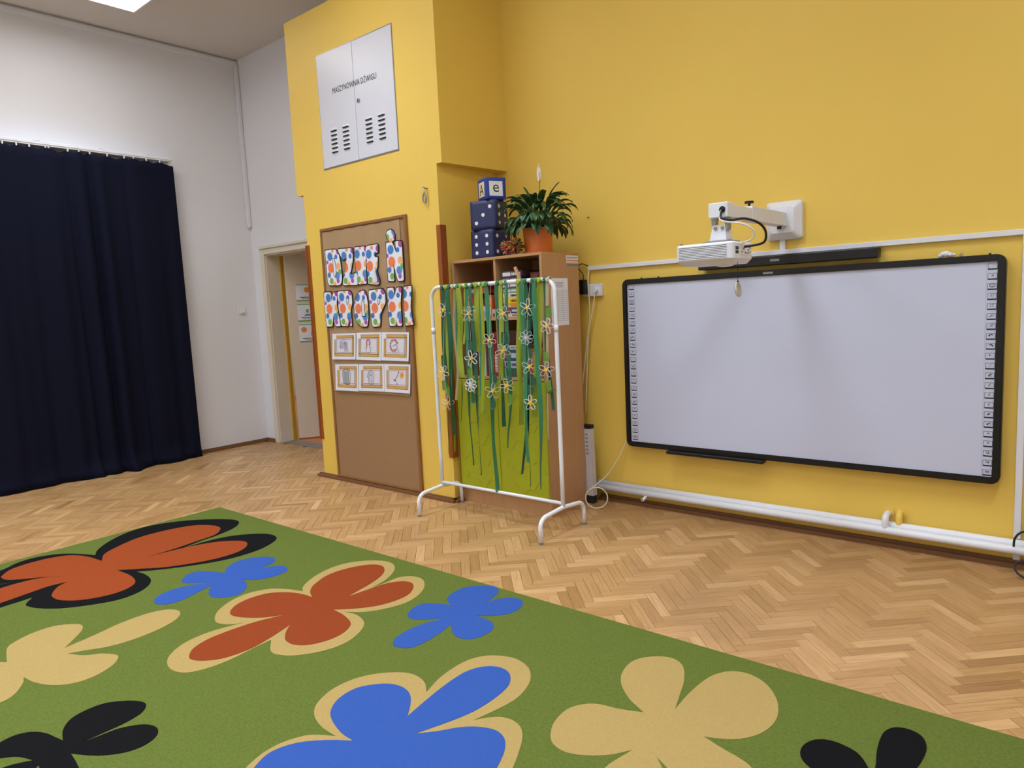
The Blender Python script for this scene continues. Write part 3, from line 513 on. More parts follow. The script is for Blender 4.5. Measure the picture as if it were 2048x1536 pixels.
# door wall with its opening
DX0, DX1, DZ = -6.85, -5.93, 2.02
mb = MB().box(XL, DX0 - 0.01, YF, YF + 0.16, -0.12, ZC).box(DX1 + 0.01, PXR - 0.2, YF, YF + 0.16, -0.12, ZC).box(DX0 - 0.01, DX1 + 0.01, YF, YF + 0.16, DZ + 0.01, ZC)
struct('wall_far', mb, M_WHT)
# lift shaft, upper part overhangs on both sides
mb = MB().box(PXL, PXR, PY, YF, -0.11, UZ)
mb.prism([[(UXL, PY), (UXR, PY), (UXR + 0.06, YF), (UXL, YF)]], XY, UZ, UTOP)
struct('wall_shaft', mb, M_YEL)
# baseboards (two-step wooden moulding)
def skirting(name, p0, p1, nrm, h=0.055):
    a, b = Vector((*p0, 0)), Vector((*p1, 0)); n = Vector((*nrm, 0))
    mb = MB()
    for d, hh in ((0.016, h), (0.038, 0.022)):
        vs = [a, b, b + n * d, a + n * d]
        mb.add([v[:] for v in vs] + [(v.x, v.y, hh) for v in vs], [(0, 3, 2, 1), (4, 5, 6, 7), (0, 1, 5, 4), (1, 2, 6, 5), (2, 3, 7, 6), (3, 0, 4, 7)])
    return struct(name, mb, M_BASEB)
skirting('baseboard_front', (-2.66, YW), (XR, YW), (0, -1), 0.036)
skirting('baseboard_left', (XL, YB), (XL, YF), (1, 0), 0.035)
skirting('baseboard_far', (XL, YF), (-6.93, YF), (0, -1), 0.035)
skirting('baseboard_shaft', (PXL - 0.05, PY), (PXR + 0.016, PY), (0, -1), 0.03)
skirting('baseboard_shaft_side', (PXR, PY - 0.016), (PXR, 3.52), (1, 0), 0.03)
skirting('baseboard_right', (XR, YB), (XR, YW), (-1, 0))
skirting('baseboard_rear', (XL, YB), (XR, YB), (0, 1))

# door: frame, jambs and the leaf swung open into the hall
fr = MB()
fr.box(DX0 - 0.075, DX0 + 0.0, YF - 0.02, YF + 0.0, 0, DZ + 0.06, ch=0.004)
fr.box(DX1 - 0.0, DX1 + 0.075, YF - 0.02, YF + 0.0, 0, DZ + 0.06, ch=0.004)
fr.box(DX0, DX1, YF - 0.02, YF + 0.0, DZ, DZ + 0.06, ch=0.004)
fr.box(DX0 - 0.075, DX1 + 0.075, YF - 0.035, YF, DZ + 0.06, DZ + 0.085)
fr.box(DX0 - 0.012, DX0 + 0.012, YF, YF + 0.17, 0, DZ)
fr.box(DX1 - 0.012, DX1 + 0.012, YF, YF + 0.17, 0, DZ)
fr.box(DX0, DX1, YF, YF + 0.17, DZ - 0.012, DZ + 0.012)
d1 = struct('door_1', fr, M_FRAMEB)
obj('door_stop', MB().box(DX0 + 0.012, DX0 + 0.03, YF + 0.15, YF + 0.19, 0, DZ - 0.012), M_OCHRE, d1, label='ochre painted door stop strip')
HX, HY, AN = -6.815, 4.33, math.radians(57)
ex, ey = math.cos(AN), math.sin(AN)
def leafp(s, d, z):          # along the leaf, out of its room-side face, up
    return (HX + ex * s + ey * d, HY + ey * s - ex * d, z)
def leafbox(mb, s0, s1, d0, d1, z0, z1, m=None):
    vs = [leafp(s, d, z) for z in (z0, z1) for d in (d0, d1) for s in (s0, s1)]
    return mb.add(vs, [(0, 2, 3, 1), (4, 5, 7, 6), (0, 1, 5, 4), (2, 6, 7, 3), (0, 4, 6, 2), (1, 3, 7, 5)], m)
leaf = obj('door_leaf', leafbox(MB(), 0, 0.86, -0.04, 0, 0.012, 2.0), M_DOOR, d1)
obj('leaf_edging', leafbox(leafbox(MB(), -0.006, 0.866, -0.041, 0.002, 0.006, 0.014), 0.86, 0.868, -0.041, 0.002, 0.006, 2.0), M_BROWN, leaf, label='brown wooden edge strip')
obj('door_handle', MB().tube([leafp(0.78, 0.0, 1.05), leafp(0.78, 0.045, 1.05), leafp(0.68, 0.05, 1.05)], 0.009), M_GREYP, leaf)
obj('threshold', MB().box(DX0 + 0.012, DX1 - 0.012, YF + 0.0, YF + 0.17, -0.02, 0.003), M_GREYP, d1, label='grey metal threshold strip')
# the hall behind the door
struct('floor_hall', MB().box(-10.6, -4.7, YF + 0.02, 7.1, -0.12, -0.001), M_ORANGEF)
struct('ceiling_hall', MB().box(-10.6, -4.7, YF + 0.16, 7.1, 2.5, 2.6), M_CEIL)
struct('wall_hall_far', MB().box(-10.6, -4.7, 7.0, 7.1, -0.12, 2.5), M_FRAMEB)
struct('wall_hall_left', MB().box(-10.7, -10.6, YF + 0.16, 7.1, -0.12, 2.5), M_FRAMEB)
struct('wall_hall_right', MB().box(-4.8, -4.7, YF + 0.16, 7.0, -0.12, 2.5), M_FRAMEB)
struct('wall_hall_near', MB().box(-10.6, XL - 0.15, YF + 0.06, YF + 0.16, -0.12, 2.5), M_FRAMEB)
hl = thing('hall_lamp', (-8.9, 6.0, 2.5), 'small square lamp on the hall ceiling beyond the open door', 'lamp')
obj('lamp_housing', MB().box(-9.2, -8.6, 5.9, 6.5, 2.45, 2.5), M_WMETAL, hl)
obj('lamp_diffuser', MB().box(-9.17, -8.63, 5.93, 6.47, 2.43, 2.455), M_HALLLAMP, hl)
la = bpy.data.lights.new('hall_lamp_light', 'AREA'); la.size = 0.5; la.energy = 18
lo = bpy.data.objects.new('hall_lamp_light', la); COL.objects.link(lo); lo.parent = hl; lo.location = (0, 0.2, -0.08)
lo.visible_camera = True

# ---------------------------------------------------------------- ceiling lamps
LX = [-6.05, -4.00, -1.95, 0.10]
LY = [2.19, -0.05, -2.28]
def ceiling_light(cx, cy, label):
    t = thing('ceiling_light', (cx, cy, ZC), label, 'ceiling light', 'ceiling lamps in rows')
    w, l = 0.30, 0.60
    zb = ZC - 0.085
    fr = MB()
    fr.box(cx - w - 0.015, cx + w + 0.015, cy - l - 0.015, cy - l, zb - 0.006, ZC).box(cx - w - 0.015, cx + w + 0.015, cy + l, cy + l + 0.015, zb - 0.006, ZC)
    fr.box(cx - w - 0.015, cx - w, cy - l, cy + l, zb - 0.006, ZC).box(cx + w, cx + w + 0.015, cy - l, cy + l, zb - 0.006, ZC)
    obj('lamp_frame', fr, M_WMETAL, t)
    obj('diffuser', MB().box(cx - w, cx + w, cy - l, cy + l, zb, zb + 0.02), M_CEILLAMP, t)
    gr = MB()
    for i in range(1, 6): gr.box(cx - w, cx + w, cy - l + i * 0.2 - 0.002, cy - l + i * 0.2 + 0.002, zb - 0.006, zb)
    for i in range(1, 4): gr.box(cx - w + i * 0.15 - 0.002, cx - w + i * 0.15 + 0.002, cy - l, cy + l, zb - 0.006, zb)
    obj('louvre', gr, M_WMETAL, t)
    li = bpy.data.lights.new('ceiling_light_beam', 'AREA'); li.shape = 'RECTANGLE'; li.size = 2 * w; li.size_y = 2 * l
    li.energy = LAMP_WATTS; li.color = (0.775, 0.895, 1.0); li.spread = LAMP_SPREAD
    lo = bpy.data.objects.new('ceiling_light_beam', li); COL.objects.link(lo); lo.parent = t; lo.location = (0, 0, -0.093)
nth = ('first', 'second', 'third', 'fourth')
for i, cx in enumerate(LX):
    ceiling_light(cx, LY[0], nth[i] + ' ceiling lamp from the navy curtain in the row along the yellow wall')
for i, cx in enumerate(LX):
    ceiling_light(cx, LY[1], nth[i] + ' ceiling lamp from the curtain wall in the middle row of lamps')
for i, cx in enumerate(LX):  # rear row out of view, added to raise the overall light level
    ceiling_light(cx, LY[2], nth[i] + ' ceiling lamp from the curtain wall in the row farthest from the yellow wall')

# ---------------------------------------------------------------- rug with flowers
rug_loops = [RUG]
n = 24
edge = []
for i in range(4):
    a, b = RUG[i], RUG[(i + 1) % 4]
    edge += [(a[0] + (b[0] - a[0]) * k / n, a[1] + (b[1] - a[1]) * k / n) for k in range(n)]
rug = thing('rug', (-2.37, 0.45, 0.0), 'green rug with big orange, blue, cream and black flowers on the parquet', 'rug')
obj('rug_pile', MB().prism([list(reversed(edge))], XY, 0.0005, 0.008), M_GREENRUG, rug)
def rug_flower(key, m, label, z=0.0092, inner=None):
    o = obj('rug_flower', MB().prism([catmull(RUGF[key])], XY, 0.007, z), m, rug, label=label)
    if inner:
        obj('flower_centre', MB().prism([catmull(RUGF[inner[0]])], XY, 0.008, z + 0.0012), inner[1], o, label=inner[2])
rug_flower('orange_out', M_BLACKRUG, 'black bordered flower', inner=('orange_in', M_ORRUG, 'orange petals'))
rug_flower('blue_small', M_BLUERUG, 'small blue flower')
rug_flower('red_out', M_CREAMRUG, 'cream bordered flower', inner=('red_in', M_REDRUG, 'rust red petals'))
rug_flower('blue_mid', M_BLUERUG, 'blue flower')
rug_flower('big_out', M_CREAMRUG, 'large cream bordered flower', inner=('big_in', M_BLUERUG, 'large blue petals'))
rug_flower('cream_big', M_CREAMRUG, 'large plain cream flower')
rug_flower('black_right', M_BLACKRUG, 'black flower')
rug_flower('cream_left', M_CREAMRUG, 'cream flower with one long petal')
rug_flower('black_left', M_BLACKRUG, 'black flower')

# ---------------------------------------------------------------- curtain, rail, left wall fittings
rail = thing('curtain_rail', (-7.04, 1.7, 2.89), 'white flat curtain rail fixed on the white wall above the navy curtain', 'curtain rail')
obj('rail_board', MB().box(-7.10, -6.955, -0.1, 3.285, 2.905, 2.93, ch=0.003), M_WPLAST, rail)
obj('rail_track', MB().box(-7.0, -6.96, -0.1, 3.28, 2.895, 2.905), M_WPLAST, rail)
for yy in (2.15, 2.66, 3.08):
    obj('rail_cap', MB().box(-7.0, -6.953, yy - 0.025, yy + 0.025, 2.93, 2.938, ch=0.002), M_WPLAST, rail)
cur = thing('curtain', (-6.97, 1.6, 0.0), 'long navy blue cloth curtain hanging to the floor on the white wall', 'curtain')
gl = sorted([(y, z) for y, z in GLIDERS] + [(0.05 + i * 0.12, 2.887) for i in range(15)])
ya, yb, ny, nz = -0.05, 3.285, 300, 46
vs, fs = [], []
def fold(y, t):
    # t: 0 top .. 1 bottom; soft uneven folds, one deep pleat where two widths of cloth overlap
    a = 0.006 + 0.012 * t
    f = a * (math.sin(y * 13 + 2.2 * math.sin(y * 2.3)) + 0.6 * math.sin(y * 29 + 2 + 1.5 * math.sin(y * 1.9) + t * 0.9) + 0.3 * math.sin(y * 51 + t))
    f *= 0.45 + 0.75 * math.sin(y * 1.7 + 0.6) ** 2
    k = 0.4 + 0.6 * min(1, t * 3)
    g = 0.05 * math.exp(-((y - (2.44 + 0.03 * t)) / 0.05) ** 2) - 0.055 * math.exp(-((y - (2.53 + 0.03 * t)) / 0.03) ** 2) + 0.03 * math.exp(-((y - (2.60 + 0.04 * t)) / 0.05) ** 2)
    g += -0.035 * math.exp(-((y - (2.36 + 0.03 * t)) / 0.025) ** 2) - 0.03 * math.exp(-((y - 2.84) / 0.03) ** 2) + 0.02 * math.exp(-((y - 2.92) / 0.06) ** 2)
    g += 0.028 * math.exp(-((y - 1.75) / 0.15) ** 2) * t + 0.02 * math.exp(-((y - 3.06) / 0.05) ** 2) * t
    return f + g * k
for j in range(nz + 1):
    t = j / nz
    for i in range(ny + 1):
        y = ya + (yb - ya) * i / ny
        # sag of the top edge between the hooks
        d = min(abs(y - g[0]) for g in gl)
        ztop = 2.882 - min(0.03, 0.35 * d)
        z = ztop * (1 - t) + 0.004 * t
        puddle = max(0, t - 0.94) / 0.06
        x = -6.968 + fold(y, t) * (1 if y < 3.2 else max(0.25, (3.285 - y) / 0.085)) + 0.02 * t
        x += puddle ** 2 * (0.03 + 0.05 * math.exp(-((y - 2.5) / 0.25) ** 2)) * (1 + 0.5 * math.sin(y * 17))
        x = max(x, -7.055)
        vs.append((x, y, z))
for j in range(nz):
    for i in range(ny):
        a = j * (ny + 1) + i
        fs.append((a, a + 1, a + ny + 2, a + ny + 1))
cl = obj('curtain_cloth', MB().add(vs, fs), M_NAVY, cur, smooth=True, fix=False)
sd = cl.modifiers.new('thick', 'SOLIDIFY'); sd.thickness = 0.003
hem = []
for y, z in gl:
    obj('curtain_hook', MB().box(-6.976, -6.962, y - 0.006, y + 0.006, 2.872, 2.897, ch=0.002), M_WPLAST, cur)

tr = thing('cable_trunking', (-7.09, 1.0, 3.98), 'thin white cable duct under the ceiling, turning down beside the door', 'cable duct')
obj('ceiling_run', MB().box(-7.10, -7.072, YB, 4.118, 3.985, 4.03, ch=0.003), M_WPLAST, tr)
obj('drop_run', MB().box(-7.10, -7.062, 4.078, 4.118, 2.34, 3.99, ch=0.008), M_WPLAST, tr)
obj('drop_end', MB().sphere((-7.081, 4.098, 2.338), 0.021, seg=12, rings=8), M_WPLAST, tr, smooth=True)
sw = thing('light_switch', (-7.10, 3.94, 1.40), 'square white light switch on the white wall beside the door', 'light switch')
obj('switch_plate', MB().box(-7.10, -7.088, 3.90, 3.98, 1.405, 1.485, ch=0.003), M_WPLAST, sw)
obj('switch_rocker', MB().box(-7.09, -7.083, 3.915, 3.965, 1.42, 1.47, ch=0.002), M_WMETAL, sw)

# posters on the door leaf
M_PGREEN = mat('poster_green', (110, 160, 96), 0.7, var=0.1)
M_PBLUE = mat('poster_blue', (90, 150, 200), 0.7, var=0.1)
M_PSKIN = mat('poster_tan', (220, 160, 120), 0.7, var=0.1)
M_PORANGE = mat('poster_orange', (226, 140, 70), 0.7, var=0.1)
plab = ['landscape poster on the open door, topmost of three, orange figures', 'middle poster of three on the open door, blue band', 'lowest poster of three on the open door, child figure']
for i, (z0, z1) in enumerate(((1.512, 1.706), (1.290, 1.492), (1.064, 1.272))):
    p = thing('poster', leafp(0.23, 0.002, z0), plab[i], 'poster', 'posters on the door')
    obj('poster_sheet', leafbox(MB(), 0.085, 0.382, 0.0, 0.0015, z0, z1), M_PAPER, p)
    obj('green_band', leafbox(MB(), 0.087, 0.38, 0.001, 0.0022, z0 + 0.004, z0 + 0.022), M_PGREEN, p)
    obj('green_band', leafbox(MB(), 0.087, 0.38, 0.001, 0.0022, z1 - 0.014, z1 - 0.004), M_PGREEN, p)
    lf = lambda a, b, d: leafp(a, d, b)
    zc = (z0 + z1) / 2
    def motif(loop, m, d=0.0023): obj('poster_motif', MB().prism([loop], lf, 0.001, d), m, p)
    if i == 0:
        for s, r_, m in ((0.2, 0.03, M_PORANGE), (0.3, 0.035, M_PORANGE), (0.25, 0.02, M_PSKIN)): motif(ring2d(s, zc + 0.03, r_, 14), m, 0.0023 + 0.0001 * (m is M_PSKIN))
    elif i == 1:
        motif([(0.15, zc - 0.035), (0.37, zc - 0.035), (0.36, zc - 0.012), (0.17, zc - 0.012)], M_PBLUE)
        for s in (0.19, 0.24, 0.29, 0.34): motif(ring2d(s, zc + 0.02, 0.015, 12, 1, 1.5), M_PGREEN if s < 0.26 else M_PSKIN)
    else:
        motif(ring2d(0.24, zc + 0.05, 0.022, 14), M_PSKIN)
        motif([(0.21, zc - 0.03), (0.27, zc - 0.03), (0.262, zc + 0.03), (0.218, zc + 0.03)], M_PGREEN, 0.0022)
        motif(ring2d(0.24, zc + 0.066, 0.018, 12, 1.2, 0.6), M_INK, 0.0026)
        for s in (0.14, 0.33): motif(ring2d(s, zc + 0.04, 0.03, 12), M_PORANGE)
    obj('caption', leafbox(MB(), 0.12, 0.36, 0.001, 0.0023, z0 + 0.045, z0 + 0.052), M_INK, p)
    obj('caption', leafbox(MB(), 0.14, 0.34, 0.001, 0.0023, z0 + 0.032, z0 + 0.037), M_INK, p)

# ---------------------------------------------------------------- fittings on the lift shaft
def guard(name, x, s, label):
    mb = MB().box(min(x, x - s * 0.032) , max(x, x - s * 0.032), PY - 0.006, PY, 0.32, 1.93)
    mb.box(min(x, x + s * 0.012), max(x, x + s * 0.012), PY - 0.012, PY + 0.045, 0.32, 1.93)
    obj(name, mb, M_BROWN, label=label, cat='corner guard')
guard('corner_guard', PXR, 1, 'brown wooden corner guard on the yellow shaft beside the tall cabinet')
guard('corner_guard', PXL, -1, 'brown wooden corner guard on the yellow shaft edge beside the door')

ap = thing('access_hatch', (-4.297, PY, 2.49), 'white metal double hatch with louvre slots and lettering, high on the yellow shaft', 'hatch')
hx0, hx1, hz0, hz1, sx_ = -4.735, -3.858, 2.492, 3.33, -4.297
obj('hatch_frame', MB().box(hx0 - 0.006, hx1 + 0.006, PY - 0.004, PY, hz0 - 0.008, hz1 + 0.008), M_GREYP, ap)
dl = obj('hatch_door', MB().box(hx0, sx_ - 0.002, PY - 0.007, PY - 0.002, hz0, hz1, ch=0.002), M_GPANEL, ap)
dr = obj('hatch_door', MB().box(sx_ + 0.002, hx1, PY - 0.007, PY - 0.002, hz0, hz1, ch=0.002), M_GPANEL, ap)
for par, xs in ((dl, (-4.572, -4.425)), (dr, (-4.152, -4.010))):
    for xc in xs:
        for k in range(6):
            z = 2.594 + k * 0.0315
            w = 0.036
            mb = MB()   # pressed louvre: sloping lip over a dark slot
            prof = [(0, 0.022), (-0.010, 0.006), (-0.010, 0.0035), (0, 0.0035)]
            vsx = []
            for q, xx in enumerate((xc - w, xc - w * 0.8, xc + w * 0.8, xc + w)):
                e = 0.25 if q in (0, 3) else 1
                vsx += [(xx, PY - 0.0065 + d * e, z + h) for d, h in prof]
            mb.add(vsx, [(q * 4 + i, q * 4 + (i + 1) % 4, q * 4 + 4 + (i + 1) % 4, q * 4 + 4 + i) for q in range(3) for i in range(4)] + [(3, 2, 1, 0), (12, 13, 14, 15)])
            lv = obj('louvre', mb, M_GPANEL, par)
            obj('slot', MB().box(xc - w * 0.92, xc + w * 0.92, PY - 0.0155, PY - 0.006, z - 0.004, z + 0.004), M_DARK, lv, label='dark slot')
lk = obj('lock', MB().tube([(-4.256, PY - 0.005, 2.905), (-4.256, PY - 0.012, 2.905)], 0.017, 18), M_GREYP, dr, label='round metal lock')
obj('keyhole', MB().box(-4.260, -4.252, PY - 0.0135, PY - 0.011, 2.897, 2.915), M_DARK, lk)
tp = lambda x, y: (-4.558 + x, PY - 0.0075, 3.022 + y - 0.004 * x)
tm = text_mb('MASZYNOWNIA DŹWIGU', 0.064, tp, M_INK, 1.0, 0.0)
wx = max(v[0] for v in tm.v) + 4.558
tm = text_mb('MASZYNOWNIA DŹWIGU', 0.060, lambda x, y: (-4.558 + x * 0.518 / wx * 0.064 / 0.060, PY - 0.0075, 3.020 + y - 0.010 * x), M_INK, 1.0, 0.0)
bold = MB()
for dx in (-0.0008, 0.0, 0.0008):      # heavier strokes
    bold.add([(v[0] + dx, v[1] - 0.0002 * (dx / 0.0008), v[2]) for v in tm.v], tm.f, M_INK)
obj('hatch_lettering', bold, None, ap, label='black lettering MASZYNOWNIA DŹWIGU', fix=False)

hk = thing('wall_hook', (-3.60, PY, 2.10), 'small hook with looped cord and metal clip on the yellow shaft', 'hook')
obj('hook_screw', MB().tube([(-3.592, PY, 2.185), (-3.592, PY - 0.03, 2.185), (-3.592, PY - 0.033, 2.195)], 0.004, 8), M_GREYP, hk)
lp = [(-3.612 + 0.016 * math.cos(2 * PI * i / 16), PY - 0.02, 2.182 + 0.022 * math.sin(2 * PI * i / 16)) for i in range(16)]
obj('cord_loop', MB().tube(lp, 0.003, 6, closed=True), M_CABLE, hk)
lp = [(-3.608 + 0.017 * math.cos(2 * PI * i / 16), PY - 0.016, 2.12 + 0.03 * math.sin(2 * PI * i / 16)) for i in range(16)]
obj('metal_clip', MB().tube(lp, 0.005, 8, closed=True).tube([(-3.612, PY - 0.018, 2.165), (-3.606, PY - 0.016, 2.148)], 0.006, 8), M_GREYP, hk)
obj('cord_tail', MB().tube(smooth_path([(-3.594, PY - 0.02, 2.18), (-3.588, PY - 0.012, 2.13), (-3.590, PY - 0.008, 2.07)]), 0.0025, 6), M_CABLE, hk)

# pin board
bx0, bx1, bz0, bz1 = -4.835, -3.812, 0.028, 2.038
pb = thing('pin_board', (-4.32, PY, bz0), 'tall brown pin board with wooden frame, covered above with kraft paper, on the yellow shaft', 'pin board')
obj('board_panel', MB().box(bx0 + 0.01, bx1 - 0.01, PY - 0.012, PY, bz0 + 0.01, bz1 - 0.01), M_CORK, pb)
for a in ((bx0, bx0 + 0.022, bz0, bz1), (bx1 - 0.022, bx1, bz0, bz1)):
    obj('frame_rail', MB().box(a[0], a[1], PY - 0.022, PY, a[2], a[3], ch=0.003), M_FRAMEW, pb)
for a in ((bx0 + 0.022, bx1 - 0.022, bz0, bz0 + 0.02), (bx0 + 0.022, bx1 - 0.022, bz1 - 0.022, bz1)):
    obj('frame_rail', MB().box(a[0], a[1], PY - 0.022, PY, a[2], a[3], ch=0.003), M_FRAMEW, pb)
vs, fs = [], []
nx, nz = 24, 36
rk = random.Random(5)
for j in range(nz + 1):
    for i in range(nx + 1):
        x = bx0 + 0.024 + (0.93) * i / nx; z = 0.74 + (2.008 - 0.74) * j / nz + (0.006 * math.sin(i * 1.7) if j == nz else 0)
        vs.append((x, PY - 0.0165 - 0.003 * math.sin(x * 23 + z * 4) * math.sin(z * 9 + 1), z))
for j in range(nz):
    for i in range(nx):
        a = j * (nx + 1) + i; fs.append((a, a + 1, a + nx + 2, a + nx + 1))
obj('kraft_paper', MB().add(vs, fs), M_KRAFT, pb, label='crinkled brown kraft paper', smooth=True, fix=False)

# letters DZIEŃ KROPKI cut from dotted paper
def dotted_paper():
    m = bpy.data.materials.new('polka_dot_paper'); m.use_nodes = True
    nt = m.node_tree; b = nt.nodes['Principled BSDF']; b.inputs['Roughness'].default_value = 0.6
    tc = nt.nodes.new('ShaderNodeTexCoord')
    sp = nt.nodes.new('ShaderNodeSeparateXYZ'); nt.links.new(tc.outputs['Object'], sp.inputs[0])
    cur_ = None
    # local x is measured from the sheet centre, z from its foot (metres)
    dots = [(-0.045, 0.335, 0.046, (70, 130, 200)), (0.045, 0.325, 0.026, (70, 120, 200)), (-0.04, 0.205, 0.054, (238, 130, 84)), (0.07, 0.215, 0.036, (246, 178, 110)),
            (-0.075, 0.125, 0.030, (74, 120, 200)), (0.05, 0.11, 0.042, (90, 140, 215)), (-0.045, 0.055, 0.034, (120, 180, 90)), (0.055, 0.05, 0.026, (170, 90, 180)),
            (0.0, 0.01, 0.030, (244, 176, 100)), (0.085, 0.385, 0.036, (170, 80, 160)), (-0.09, 0.275, 0.022, (180, 110, 190)), (0.0, 0.40, 0.022, (236, 150, 110)), (0.09, 0.15, 0.030, (120, 180, 100))]
    prev = None
    for (dx, dz, r, c) in [(a_ * 0.85, b_ * 0.68, r_ * 0.78, c_) for a_, b_, r_, c_ in dots]:
        ax = nt.nodes.new('ShaderNodeMath'); ax.operation = 'SUBTRACT'; ax.inputs[1].default_value = dx; nt.links.new(sp.outputs['X'], ax.inputs[0])
        az = nt.nodes.new('ShaderNodeMath'); az.operation = 'SUBTRACT'; az.inputs[1].default_value = dz; nt.links.new(sp.outputs['Z'], az.inputs[0])
        cb = nt.nodes.new('ShaderNodeCombineXYZ'); nt.links.new(ax.outputs[0], cb.inputs[0]); nt.links.new(az.outputs[0], cb.inputs[1])
        ln = nt.nodes.new('ShaderNodeVectorMath'); ln.operation = 'LENGTH'; nt.links.new(cb.outputs[0], ln.inputs[0])
        mr = nt.nodes.new('ShaderNodeMapRange'); mr.inputs['From Min'].default_value = r * 1.04; mr.inputs['From Max'].default_value = r * 0.82
        nt.links.new(ln.outputs['Value'], mr.inputs['Value'])
        mx = nt.nodes.new('ShaderNodeMix'); mx.data_type = 'RGBA'; mx.inputs[7].default_value = (*lin(c), 1)
        nt.links.new(mr.outputs[0], mx.inputs[0])
        if prev is None: mx.inputs[6].default_value = (*lin((232, 236, 248)), 1)
        else: nt.links.new(prev, mx.inputs[6])
        prev = mx.outputs[2]
    nt.links.new(prev, b.inputs['Base Color'])
    return m
M_DOT = dotted_paper()
def poly_offset(loop, d):
    a = sum(loop[i][0] * loop[(i + 1) % len(loop)][1] - loop[(i + 1) % len(loop)][0] * loop[i][1] for i in range(len(loop)))
    sgn = 1 if a > 0 else -1
    out = []; n = len(loop)
    for i in range(n):
        p0, p1, p2 = (Vector(loop[k % n]) for k in (i - 1, i, i + 1))
        e1 = (p1 - p0).normalized(); e2 = (p2 - p1).normalized()
        n1 = Vector((e1.y, -e1.x)) * sgn; n2 = Vector((e2.y, -e2.x)) * sgn
        nn = n1 + n2
        nn = nn.normalized() if nn.length > 1e-4 else n1
        k = min(1.6, 1 / max(0.3, nn.dot(n1)))
        out.append((p1.x + nn.x * d * k, p1.y + nn.y * d * k))
    return out
def round_loop(l, sub=2):
    # cut the corners a little so the scissors line is not razor sharp
    out = []
    for i in range(len(l)):
        p0, p1, p2 = Vector(l[i - 1]), Vector(l[i]), Vector(l[(i + 1) % len(l)])
        a = min(0.012, (p0 - p1).length * 0.3); b = min(0.012, (p2 - p1).length * 0.3)
        q0 = p1 + (p0 - p1).normalized() * a; q1 = p1 + (p2 - p1).normalized() * b
        out += [tuple(q0), tuple((q0 + q1 + 2 * p1) / 4), tuple(q1)]
    return out
LET = [('D', 'capital letter D of dotted paper, first of the upper word on the pin board'), ('Z', 'capital letter Z of dotted paper in the upper word on the pin board'),
       ('I1', 'capital letter I of dotted paper in the upper word on the pin board'), ('E', 'capital letter E of dotted paper with a curled corner, upper word on the pin board'),
       ('N', 'capital letter N of dotted paper with a drop accent, end of the upper word'), ('K1', 'capital letter K of dotted paper, first of the lower word on the pin board'),
       ('R', 'capital letter R of dotted paper in the lower word on the pin board'), ('O', 'capital letter O of dotted paper in the lower word on the pin board'),
       ('P', 'capital letter P of dotted paper in the lower word on the pin board'), ('K2', 'second capital letter K of dotted paper, near the end of the lower word'),
       ('I2', 'capital letter I of dotted paper, last of the lower word, over the board frame')]
for key, lab in LET:
    loops = LETTERS[key]
    zmin = min(p[1] for p in loops[0]); xc = sum(p[0] for p in loops[0]) / len(loops[0])
    t = thing('paper_letter', (xc, PY - 0.022, zmin), lab, 'paper letter', 'cut-out letters on the pin board')
    outer = round_loop(loops[0]); border = round_loop(poly_offset(loops[0], 0.007))
    d = 0.0 if key != 'I2' else -0.004
    y1 = PY - 0.026 + d
    obj('letter_outline', MB().prism([border], XZ, PY - 0.0215 + d, y1 + 0.001), M_INK, t, label='black outline')
    obj('letter_face', MB().prism([outer], XZ, y1 + 0.001, y1 - 0.0005), M_DOT, t)
    for h in loops[1:]:
        co = obj('counter_outline', MB().prism([poly_offset(h, 0.006)], XZ, y1, y1 - 0.0009), M_INK, t, label='black outline')
        obj('letter_counter', MB().prism([h], XZ, y1 - 0.0005, y1 - 0.0014), M_PAPER, co, label='white gap')
    if key == 'N':
        ac = round_loop(LETTERS['acc'][0])
        obj('accent_outline', MB().prism([round_loop(poly_offset(LETTERS['acc'][0], 0.007))], XZ, PY - 0.0225, y1), M_INK, t)
        obj('accent_face', MB().prism([ac], XZ, y1, y1 - 0.0012), M_DOT, t)
    if key == 'E':
        xe, ze = max(p[0] for p in loops[0]), zmin
        vs = []
        for i in range(7):
            a = i / 6
            vs += [(xe - 0.075 + 0.085 * a, y1 - 0.001 - 0.03 * a * a, ze + 0.015 + 0.01 * a), (xe - 0.07 + 0.055 * a, y1 - 0.001 - 0.03 * a * a, ze + 0.14 - 0.01 * a)]
        obj('curled_flap', MB().add(vs, [(2 * i, 2 * i + 2, 2 * i + 3, 2 * i + 1) for i in range(6)]), M_PAPER, t, label='white back of the curled paper', smooth=True, fix=False)

# six drawings in printed gold frames
M_SKB = mat('pencil_blue_grey', (128, 128, 160), 0.7, var=0.3, vscale=80)
M_SKR = mat('crayon_red', (176, 64, 48), 0.7, var=0.3, vscale=80)
M_SKG = mat('pencil_grey', (130, 128, 132), 0.7, var=0.3, vscale=80)
M_SKBR = mat('pencil_brown', (146, 108, 80), 0.7, var=0.3, vscale=80)
M_SKT = mat('crayon_teal_grey', (150, 164, 168), 0.7, var=0.2, vscale=80)
M_SKO = mat('crayon_orange', (234, 160, 60), 0.7, var=0.3, vscale=80)
M_LIL = mat('drawing_paper', (222, 220, 234), 0.7, var=0.02)
slab = ['drawing sheet with blue-grey scribble in a printed gold frame, upper row on the pin board', 'drawing sheet with a red-haired figure in a printed gold frame, upper row',
        'drawing sheet with a red crayon mane in a printed gold frame, upper row', 'drawing sheet with a grey rounded rectangle in a printed gold frame, lower row',
        'drawing sheet with a pale grey pencil figure in a printed gold frame, lower row', 'drawing sheet with a stick and orange burst in a printed gold frame, lower row']
